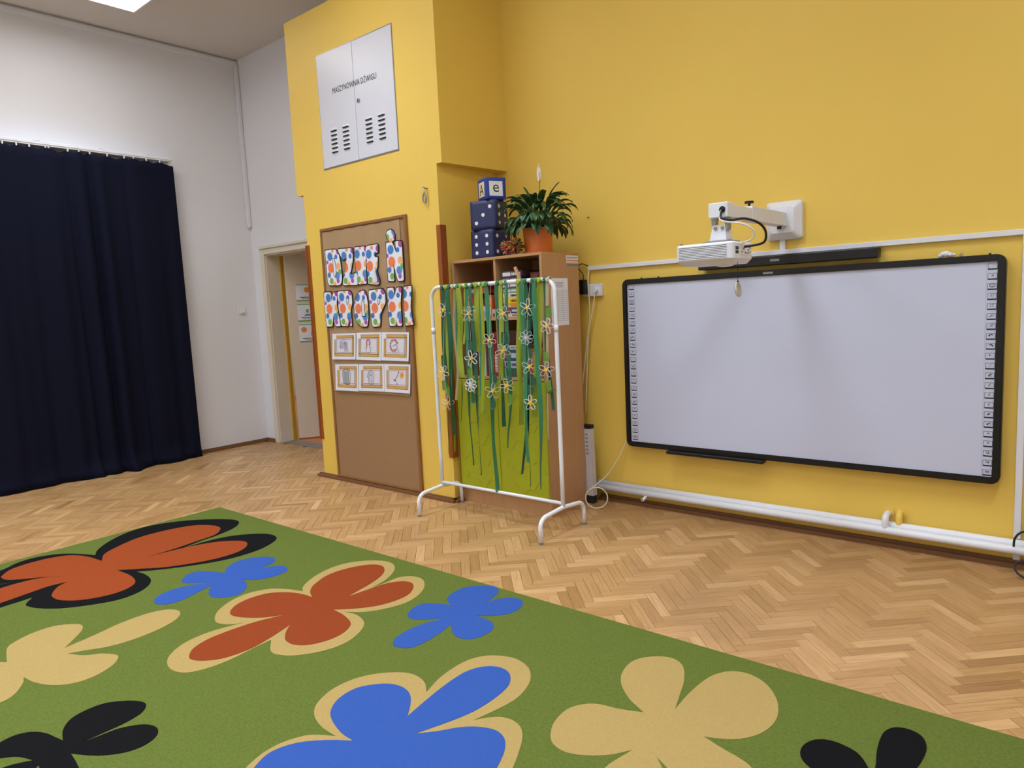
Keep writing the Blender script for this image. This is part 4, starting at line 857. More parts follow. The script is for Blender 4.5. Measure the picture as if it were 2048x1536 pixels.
def quad(q, u, v):
    (a, b, c, d) = q       # TL TR BR BL
    tx = a[0] + (b[0] - a[0]) * u; tz = a[1] + (b[1] - a[1]) * u
    lx = d[0] + (c[0] - d[0]) * u; lz = d[1] + (c[1] - d[1]) * u
    return (lx + (tx - lx) * v, lz + (tz - lz) * v)
rk = random.Random(11)
for i, q in enumerate(SHEETS):
    t = thing('drawing_sheet', ((q[2][0] + q[3][0]) / 2, PY - 0.022, min(q[2][1], q[3][1])), slab[i], 'drawing', 'drawings on the pin board')
    def S(u, v, d=0.0):
        x, z = quad(q, u, v)
        return (x, PY - 0.022 - 0.004 * (1 - v) ** 2 - 0.002 * math.sin(u * PI) - d, z)
    def patch(u0, u1, v0, v1, d, mb, m=None, n=8, k=4):
        vs = [S(u0 + (u1 - u0) * a / n, v0 + (v1 - v0) * b / k, d) for b in range(k + 1) for a in range(n + 1)]
        mb.add(vs, [(b * (n + 1) + a, b * (n + 1) + a + 1, (b + 1) * (n + 1) + a + 1, (b + 1) * (n + 1) + a) for b in range(k) for a in range(n)], m)
        return mb
    sh = obj('paper_sheet', patch(0, 1, 0, 1, 0, MB()), M_PAPER, t, fix=False)
    sh.modifiers.new('thick', 'SOLIDIFY').thickness = 0.0006
    f = MB()
    e0, e1, v0_, v1_ = 0.10, 0.93, 0.13, 0.92
    for (a, b, c, d_) in ((e0, e1, v0_, v0_ + 0.09), (e0, e1, v1_ - 0.09, v1_), (e0, e0 + 0.065, v0_, v1_), (e1 - 0.065, e1, v0_, v1_)):
        patch(a, b, c, d_, 0.0007, f, M_GOLD)
    for (a, b, c, d_) in ((e0 + 0.10, e1 - 0.10, v0_ + 0.14, v0_ + 0.152), (e0 + 0.10, e1 - 0.10, v1_ - 0.152, v1_ - 0.14), (e0 + 0.095, e0 + 0.103, v0_ + 0.14, v1_ - 0.14), (e1 - 0.103, e1 - 0.095, v0_ + 0.14, v1_ - 0.14),
                          (e0, e1, v0_ + 0.09, v0_ + 0.105), (e0, e1, v1_ - 0.105, v1_ - 0.09), (e0 + 0.063, e0 + 0.072, v0_, v1_), (e1 - 0.072, e1 - 0.063, v0_, v1_),
                          (e0 - 0.004, e0 + 0.004, v0_, v1_), (e1 - 0.004, e1 + 0.004, v0_, v1_), (e0, e1, v0_ - 0.006, v0_ + 0.006), (e0, e1, v1_ - 0.006, v1_ + 0.006)):
        patch(a, b, c, d_, 0.0011, f, M_SKBR if rk.random() < 0.5 else M_INK)
    obj('printed_frame', f, None, t, fix=False)
    obj('drawing_area', patch(e0 + 0.105, e1 - 0.105, v0_ + 0.155, v1_ - 0.155, 0.0006, MB()), M_LIL, t, fix=False)
    # a round paper disc in the corner
    vs = [S(0.13, 0.86, 0.0016)] + [S(0.13 + 0.062 * math.cos(2 * PI * k / 20), 0.86 + 0.088 * math.sin(2 * PI * k / 20), 0.0016) for k in range(20)]
    obj('round_tag', MB().add(vs, [(0, 1 + k, 1 + (k + 1) % 20) for k in range(20)]), M_PAPER, t, label='small round white paper disc', fix=False)
    g = MB()
    def stroke(pts, r, m):
        pp = smooth_path([S(u, v, 0.0012) for u, v in pts], 4)
        # flat ribbon stroke lying on the paper
        vs = []
        for k, p in enumerate(pp):
            tn = (pp[min(k + 1, len(pp) - 1)] - pp[max(k - 1, 0)]); tn.y = 0
            tn = tn.normalized() if tn.length > 1e-9 else Vector((1, 0, 0))
            nn = Vector((-tn.z, 0, tn.x)) * r
            vs += [(p + nn)[:], (p - nn)[:]]
        g.add(vs, [(2 * k, 2 * k + 1, 2 * k + 3, 2 * k + 2) for k in range(len(pp) - 1)], m)
    if i == 0:
        for k in range(7): stroke([(0.36 + 0.03 * k, 0.72 - 0.01 * k), (0.34 + 0.035 * k, 0.55), (0.36 + 0.03 * k, 0.42)], 0.002, M_SKB)
        for k in range(6): stroke([(0.52 + 0.03 * k, 0.68), (0.55 + 0.02 * k, 0.5), (0.53 + 0.035 * k, 0.30)], 0.0015, M_INK if k % 2 else M_SKB)
        stroke([(0.35, 0.4), (0.4, 0.7), (0.5, 0.75), (0.6, 0.66), (0.68, 0.4)], 0.0016, M_SKB)
    elif i == 1:
        stroke([(0.44, 0.52), (0.43, 0.66), (0.5, 0.76), (0.57, 0.66), (0.56, 0.54)], 0.005, M_SKR)
        stroke([(0.46, 0.6), (0.5, 0.68), (0.54, 0.6), (0.5, 0.55), (0.46, 0.6)], 0.0015, M_SKR)
        stroke([(0.46, 0.54), (0.42, 0.35), (0.42, 0.27)], 0.0018, M_INK); stroke([(0.54, 0.54), (0.6, 0.35), (0.61, 0.28)], 0.0018, M_INK)
        stroke([(0.47, 0.5), (0.39, 0.46), (0.38, 0.4)], 0.0018, M_SKG); stroke([(0.55, 0.5), (0.62, 0.46), (0.62, 0.4)], 0.0018, M_SKG)
        stroke([(0.48, 0.3), (0.52, 0.26), (0.57, 0.27)], 0.0018, M_SKG)
    elif i == 2:
        for k in range(16):
            a = 0.4 + k * 0.33
            stroke([(0.47 + 0.10 * math.cos(a), 0.54 + 0.15 * math.sin(a)), (0.47 + 0.16 * math.cos(a + 0.15), 0.54 + 0.24 * math.sin(a + 0.15))], 0.004, M_SKR)
        stroke([(0.44, 0.5), (0.5, 0.56), (0.58, 0.55), (0.6, 0.48)], 0.002, M_INK); stroke([(0.58, 0.48), (0.52, 0.38), (0.54, 0.27)], 0.0018, M_SKG)
        stroke([(0.6, 0.46), (0.64, 0.36), (0.62, 0.26)], 0.0018, M_INK); stroke([(0.56, 0.6), (0.6, 0.64), (0.62, 0.58)], 0.003, M_SKR)
    elif i == 3:
        vsq = [S(u, v, 0.0010) for u, v in ((0.37, 0.3), (0.63, 0.3), (0.62, 0.74), (0.38, 0.74))]
        g.add(vsq, [(0, 1, 2, 3)], M_SKT)
        for k in range(3): stroke([(0.36, 0.28), (0.635, 0.27 + 0.01 * k), (0.64, 0.76 - 0.01 * k), (0.35 + 0.01 * k, 0.77), (0.36, 0.28)], 0.002, M_SKBR)
    elif i == 4:
        for k in range(6): stroke([(0.4 + 0.035 * k, 0.72), (0.39 + 0.04 * k, 0.5), (0.42 + 0.03 * k, 0.3)], 0.0013, M_SKG)
        stroke([(0.38, 0.62), (0.45, 0.74), (0.56, 0.74), (0.62, 0.62), (0.6, 0.3), (0.5, 0.24), (0.42, 0.3), (0.4, 0.55)], 0.0018, M_SKG)
        stroke([(0.36, 0.5), (0.38, 0.64)], 0.002, M_INK); stroke([(0.44, 0.6), (0.54, 0.6)], 0.002, M_INK)
    else:
        stroke([(0.42, 0.42), (0.5, 0.55), (0.57, 0.72)], 0.0032, M_SKBR); stroke([(0.56, 0.7), (0.58, 0.74)], 0.005, M_INK)
        stroke([(0.38, 0.48), (0.41, 0.41), (0.46, 0.44)], 0.0028, M_INK); stroke([(0.44, 0.42), (0.5, 0.34), (0.5, 0.26)], 0.002, M_SKG); stroke([(0.5, 0.34), (0.56, 0.26)], 0.002, M_SKG)
        for k in range(14):
            a = 2 * PI * k / 14
            stroke([(0.69, 0.62), (0.69 + 0.085 * math.cos(a), 0.62 + 0.12 * math.sin(a))], 0.0028, M_SKO)
    obj('drawing', g, None, t, fix=False)

# ---------------------------------------------------------------- tall cabinet
CX0, CX1, CY0, CY1, CZ = -3.462, -2.684, 3.487, 3.885, 1.684
cab = thing('cabinet', ((CX0 + CX1) / 2, (CY0 + CY1) / 2, 0), 'tall beech laminate cabinet with open shelves above lime green doors', 'cabinet')
T = 0.018
obj('side_panel', MB().box(CX0, CX0 + T, CY0, CY1, 0, CZ - T, ch=0.001), M_BEECH, cab)
obj('side_panel', MB().box(CX1 - T, CX1, CY0, CY1, 0, CZ - T, ch=0.001), M_BEECH, cab)
obj('top_panel', MB().box(CX0, CX1, CY0 - 0.002, CY1, CZ - T, CZ, ch=0.001), M_BEECH, cab)
obj('back_panel', MB().box(CX0 + T, CX1 - T, CY1 - 0.008, CY1 - 0.001, 0.06, CZ - T), M_BEECH, cab)
MIDX = -3.075
obj('divider', MB().box(MIDX - 0.009, MIDX + 0.009, CY0 + 0.004, CY1 - 0.008, 0.13, CZ - T), M_BEECH, cab)
for xa, xb in ((CX0 + T, MIDX - 0.009), (MIDX + 0.009, CX1 - T)):
    obj('shelf', MB().box(xa, xb, CY0 + 0.006, CY1 - 0.008, 1.271, 1.289), M_BEECHD, cab)
    obj('shelf', MB().box(xa, xb, CY0 + 0.006, CY1 - 0.008, 0.878, 0.896), M_BEECHD, cab)
    obj('shelf', MB().box(xa, xb, CY0 + 0.02, CY1 - 0.008, 0.112, 0.13), M_BEECHD, cab)
obj('plinth', MB().box(CX0 + T, CX1 - T, CY0 + 0.004, CY0 + 0.022, 0, 0.112), M_BEECH, cab)
def embossed_door(xa, xb, seed, flip):
    mb = MB().box(xa, xb, CY0 - 0.018, CY0 - 0.0005, 0.108, 0.874, ch=0.003)
    d = obj('cabinet_door', mb, M_LIME, cab, label='lime green door')
    # swirling lines milled in the door front
    r_ = random.Random(seed); g = MB()
    for k in range(5):
        xs = xa + 0.05 + r_.uniform(0, 0.06); zs = 0.18 + k * 0.14
        pts = [(xs + (xb - xa - 0.12) * a / 8 , CY0 - 0.0185, zs + 0.035 * math.sin(a * 0.9 + k + flip) + 0.02 * math.sin(a * 2.1 + k)) for a in range(9)]
        g.tube(smooth_path(pts, 3), 0.0022, 6)
    for k in range(2):
        cx, cz, r0 = xa + 0.09 + 0.18 * k, 0.30 + 0.33 * k, 0.05
        g.tube(smooth_path([(cx + (r0 - 0.0035 * a) * math.cos(a * 0.7), CY0 - 0.0185, cz + (r0 - 0.0035 * a) * math.sin(a * 0.7)) for a in range(13)], 3), 0.0022, 6)
    obj('door_relief', g, M_LIME, d, smooth=True)
    return d
embossed_door(CX0 + 0.003, -3.087, 1, 0)
embossed_door(-3.083, CX1 - 0.003, 2, 2)
st = thing('sticker', (CX1, 3.815, 1.602), 'small printed sticker with red and blue bands on the cabinet side', 'sticker')
obj('sticker_base', MB().box(CX1, CX1 + 0.0008, 3.748, 3.880, 1.602, 1.668), M_PAPER, st)
for z0, z1, m in ((1.632, 1.640, mat('sticker_red', (206, 120, 100), 0.6, var=0.1)), (1.602, 1.616, mat('sticker_blue', (110, 128, 150), 0.6, var=0.1)), (1.617, 1.624, M_GOLD)):
    obj('sticker_band', MB().box(CX1 + 0.0004, CX1 + 0.0012, 3.749, 3.879, z0, z1), m, st)
g = MB()
for k in range(9): g.box(CX1 + 0.0004, CX1 + 0.0012, 3.756 + k * 0.013, 3.763 + k * 0.013, 1.648, 1.660)
obj('sticker_print', g, M_SKG, st)
ls = thing('paper_list', (CX1, 3.665, 1.22), 'white A4 printed list hanging on the side of the cabinet', 'paper sheet')
obj('list_sheet', MB().box(CX1, CX1 + 0.001, 3.572, 3.755, 1.222, 1.522), M_PAPER, ls)
g = MB()
for k in range(4): g.box(CX1 + 0.0006, CX1 + 0.0014, 3.62 + 0.012 * (k % 2), 3.71 - 0.012 * (k % 2), 1.493 - k * 0.009, 1.496 - k * 0.009)
for k in range(17): g.box(CX1 + 0.0006, CX1 + 0.0014, 3.585, 3.745, 1.445 - k * 0.012, 1.4462 - k * 0.012)
for k in range(4): g.box(CX1 + 0.0006, CX1 + 0.0014, 3.585 + k * 0.053, 3.5862 + k * 0.053, 1.253, 1.4462)
obj('list_print', g, M_SKG, ls)

# things on the shelves
def game_box(x0, x1, z0, z1, rgb, label, band=None, txt=None, y=None, depth=0.26, cat='box', name='game_box', group='boxes on the cabinet shelves', lean=0.0):
    y = CY0 + 0.03 if y is None else y
    t = thing(name, ((x0 + x1) / 2, y + depth / 2, z0), label, cat, group)
    key = 'box_%d_%d_%d' % rgb
    obj('box_body', MB().box(x0, x1, y, y + depth, z0 + 0.0005, z1, ch=0.0015), mat(key, rgb, 0.45, var=0.12, vscale=25), t)
    w, h = x1 - x0, z1 - z0
    if band:
        b = band
        if w > h: g = MB().box(x0 + w * 0.06, x0 + w * 0.45, y - 0.0006, y + 0.001, z0 + h * 0.2, z0 + h * 0.8)
        else: g = MB().box(x0 + w * 0.15, x1 - w * 0.15, y - 0.0006, y + 0.001, z0 + h * 0.55, z0 + h * 0.9)
        obj('box_print', g, mat('print_%d_%d_%d' % b, b, 0.5, var=0.3, vscale=70), t)
    if txt:
        g = MB()
        if w > h:
            k = 0; xx = x0 + w * 0.5
            while xx < x1 - w * 0.12:
                ww = w * (0.05 + 0.025 * (k % 3)); g.box(xx, xx + ww, y - 0.0007, y + 0.001, z0 + h * 0.3, z0 + h * 0.72); xx += ww + w * 0.02; k += 1
        else:
            zz = z0 + h * 0.1; k = 0
            while zz < z0 + h * 0.48:
                hh = h * (0.03 + 0.015 * (k % 3)); g.box(x0 + w * 0.3, x1 - w * 0.3, y - 0.0007, y + 0.001, zz, zz + hh); zz += hh + h * 0.015; k += 1
        obj('box_lettering', g, mat('ink_%d_%d_%d' % txt, txt, 0.5, var=0.05), t)
    return t
W_, Kk, R_ = (226, 222, 220), (26, 24, 30), (150, 40, 34)
S1, S2_ = 1.289, 0.896
# upper left compartment
game_box(-3.40, -3.235, S1, 1.335, (196, 150, 70), 'yellow-brown flat box, lowest in the upper left stack of the cabinet', (232, 200, 90))
game_box(-3.40, -3.25, 1.335, 1.372, (214, 206, 190), 'cream flat box with dark lettering in the upper left stack of the cabinet', None, Kk)
game_box(-3.39, -3.22, 1.372, 1.415, (170, 58, 44), 'red flat box with pale picture in the upper left stack of the cabinet', (220, 180, 150))
game_box(-3.395, -3.225, 1.415, 1.452, (150, 46, 40), 'dark red flat box, fourth in the upper left stack of the cabinet', (220, 210, 200))
game_box(-3.36, -3.19, 1.452, 1.488, (190, 66, 50), 'red flat box with teal end, upper left stack of the cabinet', (110, 160, 150))
game_box(-3.30, -3.18, 1.488, 1.535, (112, 44, 44), 'maroon box on top of the upper left stack of the cabinet', (90, 60, 60))
game_box(-3.175, -3.132, S1, 1.44, (204, 92, 40), 'upright orange box beside the cabinet divider', (226, 150, 60), W_)
game_box(-3.215, -3.182, S1, 1.37, (150, 156, 190), 'small upright lilac-blue box beside the orange one', (200, 200, 220), None, CY0 + 0.02, 0.12)
game_box(-3.128, -3.098, S1, 1.345, (206, 196, 180), 'small cream upright box against the cabinet divider', None, Kk, CY0 + 0.02, 0.2)
# upper right compartment
game_box(-3.03, -2.90, S1, 1.312, (216, 206, 190), 'cream flat box, lowest in the upper right stack of the cabinet', None, (120, 90, 60))
game_box(-3.03, -2.90, 1.312, 1.348, (70, 70, 120), 'blue and red picture box in the upper right stack of the cabinet', (190, 50, 50), W_)
game_box(-3.03, -2.905, 1.348, 1.376, (206, 140, 60), 'orange flat box in the upper right stack of the cabinet', (230, 190, 120))
game_box(-3.035, -2.905, 1.376, 1.412, (238, 204, 40), 'bright yellow box with dark lettering in the upper right stack of the cabinet', None, (130, 40, 30))
game_box(-3.035, -2.905, 1.412, 1.444, (220, 214, 206), 'white box with black lettering in the upper right stack of the cabinet', None, Kk)
game_box(-3.035, -2.90, 1.444, 1.474, (104, 140, 110), 'green flat box in the upper right stack of the cabinet', (200, 210, 190), W_)
game_box(-3.04, -2.90, 1.474, 1.510, (90, 70, 124), 'purple box in the upper right stack of the cabinet', (190, 180, 200), W_)
game_box(-3.04, -2.89, 1.510, 1.545, (60, 44, 80), 'dark violet box in the upper right stack of the cabinet', (150, 140, 170), W_)
game_box(-3.04, -2.87, 1.545, 1.585, (70, 50, 74), 'dusky box with white corner on top of the upper right stack of the cabinet', (220, 214, 214), W_)
for k in range(6):
    game_box(-2.86, -2.715, S1 + k * 0.047, S1 + 0.047 + k * 0.047, ((84, 40, 34), (60, 30, 30), (96, 52, 40))[k % 3], ('dark brown box', 'very dark brown box', 'chestnut brown box')[k % 3] + (' low' if k < 3 else ' high') + ' in the dim stack on the cabinet shelf', (150, 90, 60), None, CY0 + 0.10, 0.22)
stick = MB()
a0, a1 = Vector((-2.915, CY0 + 0.016, 1.607)), Vector((-2.775, CY0 + 0.016, 1.2915))
dv = (a1 - a0).normalized(); nv = Vector((dv.z, 0, -dv.x)) * 0.010
stick.add([(p + s * nv + Vector((0, e, 0)))[:] for e in (0, 0.012) for p in (a0, a1) for s in (-1, 1)], [(0, 1, 3, 2), (4, 6, 7, 5), (0, 4, 5, 1), (2, 3, 7, 6), (0, 2, 6, 4), (1, 5, 7, 3)])
obj('wooden_stick', stick, M_BEECHD, label='flat wooden stick leaning on the stacked boxes in the cabinet', cat='stick')
# lower left compartment
game_box(-3.40, -3.345, S2_, 0.99, (104, 140, 70), 'green upright box in the lower left of the cabinet shelf', (150, 180, 110))
game_box(-3.34, -3.285, S2_, 1.12, (96, 36, 34), 'dark red upright book in the lower left of the cabinet shelf', (60, 30, 30))
game_box(-3.28, -3.215, S2_, 1.135, (196, 204, 210), 'white and blue patterned upright box in the lower left of the cabinet shelf', (80, 110, 150), (50, 60, 80))
game_box(-3.205, -3.155, S2_, 1.16, (120, 40, 40), 'deep red upright book beside the patterned box in the cabinet', (90, 30, 30), W_)
game_box(-3.15, -3.092, S2_, 1.19, (164, 44, 38), 'tall red binder with white lettering beside the cabinet divider', (140, 36, 34), W_, cat='binder', name='binder')
# lower right compartment
game_box(-3.045, -2.93, S2_, 0.955, (60, 96, 84), 'dark green picture box, lowest in the lower right stack of the cabinet', (180, 200, 190))
game_box(-3.045, -2.93, 0.955, 1.0, (196, 204, 226), 'pale blue and white box in the lower right stack of the cabinet', (60, 70, 120), (60, 70, 120))
game_box(-3.05, -2.93, 1.0, 1.075, (40, 84, 140), 'blue box with orange picture in the lower right stack of the cabinet', (200, 100, 50), W_)
game_box(-3.05, -2.93, 1.075, 1.105, (214, 210, 206), 'white box on top of the lower right stack of the cabinet', None, (150, 150, 150))
game_box(-3.045, -2.935, 1.105, 1.20, (70, 34, 38), 'dark maroon box above the white box in the cabinet', (150, 100, 100))
game_box(-2.90, -2.72, S2_, 1.08, (150, 90, 50), 'brown carton in the lower right of the cabinet shelf', (190, 130, 80))

# ---------------------------------------------------------------- on top of the cabinet
M_PIP = mat('white_pip', (232, 234, 242), 0.5, var=0.05)
M_CREAMP = mat('cream_print', (226, 214, 176), 0.6, var=0.05)
def cube_thing(name, cx, cy, z, a, yaw, m, label, cat, faces, group):
    t = thing(name, (cx, cy, z), label, cat, group)
    ca, sa = math.cos(yaw), math.sin(yaw)
    def L(x, y, zz): return (cx + x * ca - y * sa, cy + x * sa + y * ca, z + zz)
    bm = bmesh.new(); bmesh.ops.create_cube(bm, size=a)
    bmesh.ops.subdivide_edges(bm, edges=bm.edges[:], cuts=7, use_grid_fill=True)
    rr = a * 0.472
    for v in bm.verts:        # soft foam cube: rounded and slightly bulging
        c = Vector([max(-rr, min(rr, q)) for q in v.co]); d = v.co - c
        if d.length > 1e-6: v.co = c + d.normalized() * min(d.length, a / 2 - rr)
    bm.verts.index_update()
    mb = MB().add([L(v.co.x, v.co.y, v.co.z + a / 2) for v in bm.verts], [[v.index for v in f.verts] for f in bm.faces])
    bm.free()
    obj('cube_body', mb, m, t, smooth=True)
    for face, items in faces.items():
        def Fm(u, v, d, face=face):
            h = a / 2
            return L(u, -h - d, v + h) if face == 'f' else L(h + d, u, v + h)
        for it in items:
            if it[0] == 'pip':
                obj('pip', MB().prism([ring2d(it[1] * a, it[2] * a, 0.064 * a, 18)], Fm, 0.0, 0.0016), M_PIP, t, label='white spot')
            else:
                sq = 0.33 * a
                obj('letter_patch', MB().prism([[(-sq, -sq), (sq, -sq), (sq, sq), (-sq, sq)]], Fm, 0.0, 0.0014), it[2], t)
                tmb = text_mb(it[1], a * 0.72, lambda x, y: Fm(x, y - (0.16 if it[1] == 'e' else 0.26) * a, 0.0018), M_INK, 1.0, 0.0, 'CENTER')
                obj('letter_print', tmb, None, t, fix=False)
    return t
six = [('pip', u, v) for u in (-0.24, 0.24) for v in (-0.28, 0.0, 0.28)]
five = [('pip', u, v) for u in (-0.25, 0.25) for v in (-0.27, 0.27)] + [('pip', 0, 0)]
three = [('pip', -0.27, -0.27), ('pip', 0, 0), ('pip', 0.27, 0.27)]
# 'f' = local -y face (turned to the left in view), 'r' = local +x face
cube_thing('foam_dice', -3.235, 3.65, CZ, 0.192, math.radians(2), M_DICE, 'navy foam dice showing six and five spots, standing on the cabinet', 'dice', {'f': six, 'r': five}, 'foam cubes on the cabinet')
cube_thing('foam_dice', -3.238, 3.65, CZ + 0.192, 0.192, math.radians(16), M_DICE, 'navy foam dice showing three spots, between the other cubes of the stack', 'dice', {'f': three, 'r': six}, 'foam cubes on the cabinet')
cube_thing('letter_cube', -3.205, 3.65, CZ + 0.384, 0.145, math.radians(-26), M_LBLUE, 'royal blue fabric cube with letters A and e, on top of the foam dice', 'cube', {'f': [('let', 'A', M_CREAMP)], 'r': [('let', 'e', M_PIP)]}, 'foam cubes on the cabinet')

# paper pompoms
pc = [(216, 110, 40), (70, 30, 90), (214, 190, 50), (120, 150, 50), (190, 50, 90), (44, 36, 60), (240, 170, 120)]
pm = [mat('pompom_%d' % i, c, 0.6, var=0.15) for i, c in enumerate(pc)]
def pompom(c, r, n, seed, label):
    r_ = random.Random(seed); mb = MB()
    mb.sphere(c, r * 0.35, pm[5], 10, 6)
    for i in range(n):
        z = r_.uniform(-1, 1); a = r_.uniform(0, 2 * PI); q = math.sqrt(1 - z * z)
        d = Vector((q * math.cos(a), q * math.sin(a), z)); s = d.cross(Vector((0.2, 0.3, 1))).normalized()
        L_ = r * r_.uniform(0.75, 1.05); p0 = Vector(c) + d * r * 0.3
        p1 = Vector(c) + d * L_ * 0.8 + s * r * 0.1; p2 = Vector(c) + d * L_ + s * r * r_.uniform(0.0, 0.3)
        zf = CZ + 0.004
        for p in (p0, p1, p2):
            if p.z < zf: p.z = zf
        mb.tube([p0, p1, p2], [0.0022, 0.0028, 0.002], 4, r_.choice(pm))
    obj('pompom', mb, None, label=label, cat='pompom')
pompom((-3.0, 3.55, CZ + 0.053), 0.053, 170, 3, 'orange and purple curled ribbon pompom next to the foam dice')
pompom((-2.912, 3.525, CZ + 0.056), 0.055, 190, 8, 'yellow, green and crimson ribbon pompom next to the orange flower pot')

# peace lily
PXc, PYc = -2.832, 3.655
pl = thing('potted_plant', (PXc, PYc, CZ), 'peace lily with dark leaves and one white bloom in an orange pot, on the cabinet', 'plant')
obj('flower_pot', MB().lathe([(0.086, 0.0), (0.088, 0.006), (0.092, 0.09), (0.096, 0.150), (0.098, 0.152), (0.098, 0.158), (0.091, 0.158), (0.088, 0.15), (0.0, 0.148)], (PXc, PYc, CZ + 0.006), 40), M_POT, pl, smooth=False)
obj('saucer', MB().lathe([(0.095, 0.0), (0.102, 0.004), (0.104, 0.014), (0.098, 0.014), (0.0, 0.008)], (PXc, PYc, CZ), 36), M_POT, pl)
obj('soil', MB().lathe([(0.0, 0.0), (0.086, 0.0), (0.06, 0.008), (0.0, 0.01)], (PXc, PYc, CZ + 0.152), 20), M_SOIL, pl)
def leaf_blade(base, az, lean, length, width, stem, droop, seed):
    """stem then a lance-shaped blade arching over"""
    r_ = random.Random(seed)
    d = Vector((math.cos(az), math.sin(az), 0)); up = Vector((0, 0, 1))
    p = Vector(base); ang = lean; pts = [p.copy()]
    for i in range(6):
        p = p + (d * math.sin(ang) + up * math.cos(ang)) * stem / 6; ang += 0.05; pts.append(p.copy())
    mb = MB().tube(pts, [0.0026] * 6 + [0.0018], 5)
    side0 = d.cross(up).normalized()
    n = 9; vs = []
    for i in range(n + 1):
        t = i / n
        w = width * (math.sin(PI * min(1, t * 0.94 + 0.04)) ** 0.8) * (1 - 0.35 * t)
        if i == n: w = 0.0004
        fwd = d * math.sin(ang) + up * math.cos(ang); nrm = side0.cross(fwd).normalized()
        wave = 0.12 * width * math.sin(t * 9 + seed)
        vs += [(p - side0 * w + nrm * (w * 0.35 + wave))[:], p[:], (p + side0 * w + nrm * (w * 0.35 - wave))[:]]
        p = p + fwd * length / n; ang += droop / n
    f = []
    for i in range(n):
        for k in (0, 1): f.append((i * 3 + k, i * 3 + k + 1, i * 3 + k + 4, i * 3 + k + 3))
    # keep leaves clear of wall, dice and cabinet top
    out = []
    mb.add(vs, f)
    for v in mb.v:
        x, y, z = v
        if y > 4.02: y = 4.02
        if x < -3.10 : x = -3.10 + (x + 3.10) * 0.15
        if z < CZ + 0.012: z = CZ + 0.012
        out.append((x, y, z))
    mb.v = out
    return mb
rl = random.Random(21)
spec = []
for i in range(110):
    az = i * 2.39996 + rl.uniform(-0.2, 0.2)
    tier = i % 4
    spec.append((az, (0.14, 0.45, 0.80, 1.05)[tier] + rl.uniform(-0.1, 0.1), rl.uniform(0.12, 0.155), rl.uniform(0.022, 0.030), (0.15, 0.135, 0.10, 0.07)[tier] + rl.uniform(-0.015, 0.02), (1.5, 1.8, 2.0, 1.9)[tier] + rl.uniform(-0.3, 0.4)))
for i, (az, ln, L_, w, s_, dr_) in enumerate(spec):
    b_ = (PXc + 0.045 * math.cos(az), PYc + 0.045 * math.sin(az), CZ + 0.158)
    lf_ = obj('leaf', leaf_blade(b_, az, ln, L_, w, s_, dr_, i), M_LEAF, pl, smooth=True, fix=False)
    lf_.modifiers.new('thick', 'SOLIDIFY').thickness = 0.0008
for az, ln in ((2.6, 0.28), (0.3, 0.2), (2.9, 0.12)):
    b_ = (PXc + 0.02 * math.cos(az), PYc + 0.02 * math.sin(az), CZ + 0.158)
    lf_ = obj('leaf', leaf_blade(b_, az, ln, 0.12, 0.015, 0.2, 0.4, 50 + int(az * 10)), M_LEAF, pl, smooth=True, fix=False)
    lf_.modifiers.new('thick', 'SOLIDIFY').thickness = 0.0008
stalk = [(PXc + 0.01, PYc, CZ + 0.158), (PXc + 0.02, PYc, CZ + 0.32), (PXc + 0.034, PYc, CZ + 0.47)]
bl = obj('bloom_stalk', MB().tube(smooth_path(stalk), 0.0022, 6), mat('green_stalk', (86, 110, 50), 0.5, var=0.2), pl)
n = 10; vs = []
for i in range(n + 1):
    t = i / n; w = 0.026 * math.sin(PI * min(1, 0.06 + t * 0.94)) ** 0.7
    z = CZ + 0.455 + 0.105 * t; bend = -0.006 * math.sin(PI * t)
    vs += [(PXc + 0.032 - w * 0.8, PYc - 0.008 + w * 0.3, z), (PXc + 0.034 + bend, PYc + 0.008, z), (PXc + 0.036 + w * 0.6, PYc - 0.004 - w * 0.3, z)]
sp_ = obj('spathe', MB().add(vs, [(i * 3 + k, i * 3 + k + 1, i * 3 + k + 4, i * 3 + k + 3) for i in range(n) for k in (0, 1)]), M_SPATHE, pl, smooth=True, fix=False, label='white spathe')
sp_.modifiers.new('thick', 'SOLIDIFY').thickness = 0.001
obj('spadix', MB().tube([(PXc + 0.034, PYc - 0.003, CZ + 0.462), (PXc + 0.035, PYc - 0.004, CZ + 0.515)], [0.0045, 0.0035], 8), mat('spadix_cream', (200, 190, 150), 0.7, var=0.1), pl)

# ---------------------------------------------------------------- clothes rack
RXL, RXR, RY, RZT = -3.452, -2.432, 3.272, 1.505
rack = thing('clothes_rack', ((RXL + RXR) / 2, RY, 0), 'white metal clothes rack standing before the cabinet, hung with green ribbons', 'clothes rack')
rr = 0.0125
def arc(c, r, a0, a1, plane, n=8):
    out = []
    for i in range(n + 1):
        a = a0 + (a1 - a0) * i / n
        u, v = c[0] + r * math.cos(a), c[1] + r * math.sin(a)
        out.append(plane(u, v))
    return out
pz = lambda u, v: (u, RY, v)
cr = 0.075
path = [(RXL, RY, 0.165)] + [(RXL, RY, z) for z in (0.4, 0.8, 1.2)] + arc((RXL + cr, RZT - cr), cr, PI, PI / 2, pz) + [(x, RY, RZT) for x in (-3.2, -2.94, -2.7)] + arc((RXR - cr, RZT - cr), cr, PI / 2, 0, pz) + [(RXR, RY, z) for z in (1.2, 0.8, 0.4, 0.165)]
obj('rack_hoop', MB().tube(path, rr, 12), M_WMETAL, rack, smooth=True)
for x in (RXL, RXR):
    obj('joint_sleeve', MB().tube([(x, RY, 1.20), (x, RY, 1.24)], 0.0138, 12), M_WMETAL, rack, smooth=True)
obj('lower_bar', MB().tube([(RXL, RY, 0.185), (RXR, RY, 0.185)], 0.0105, 12), M_WMETAL, rack, smooth=True)
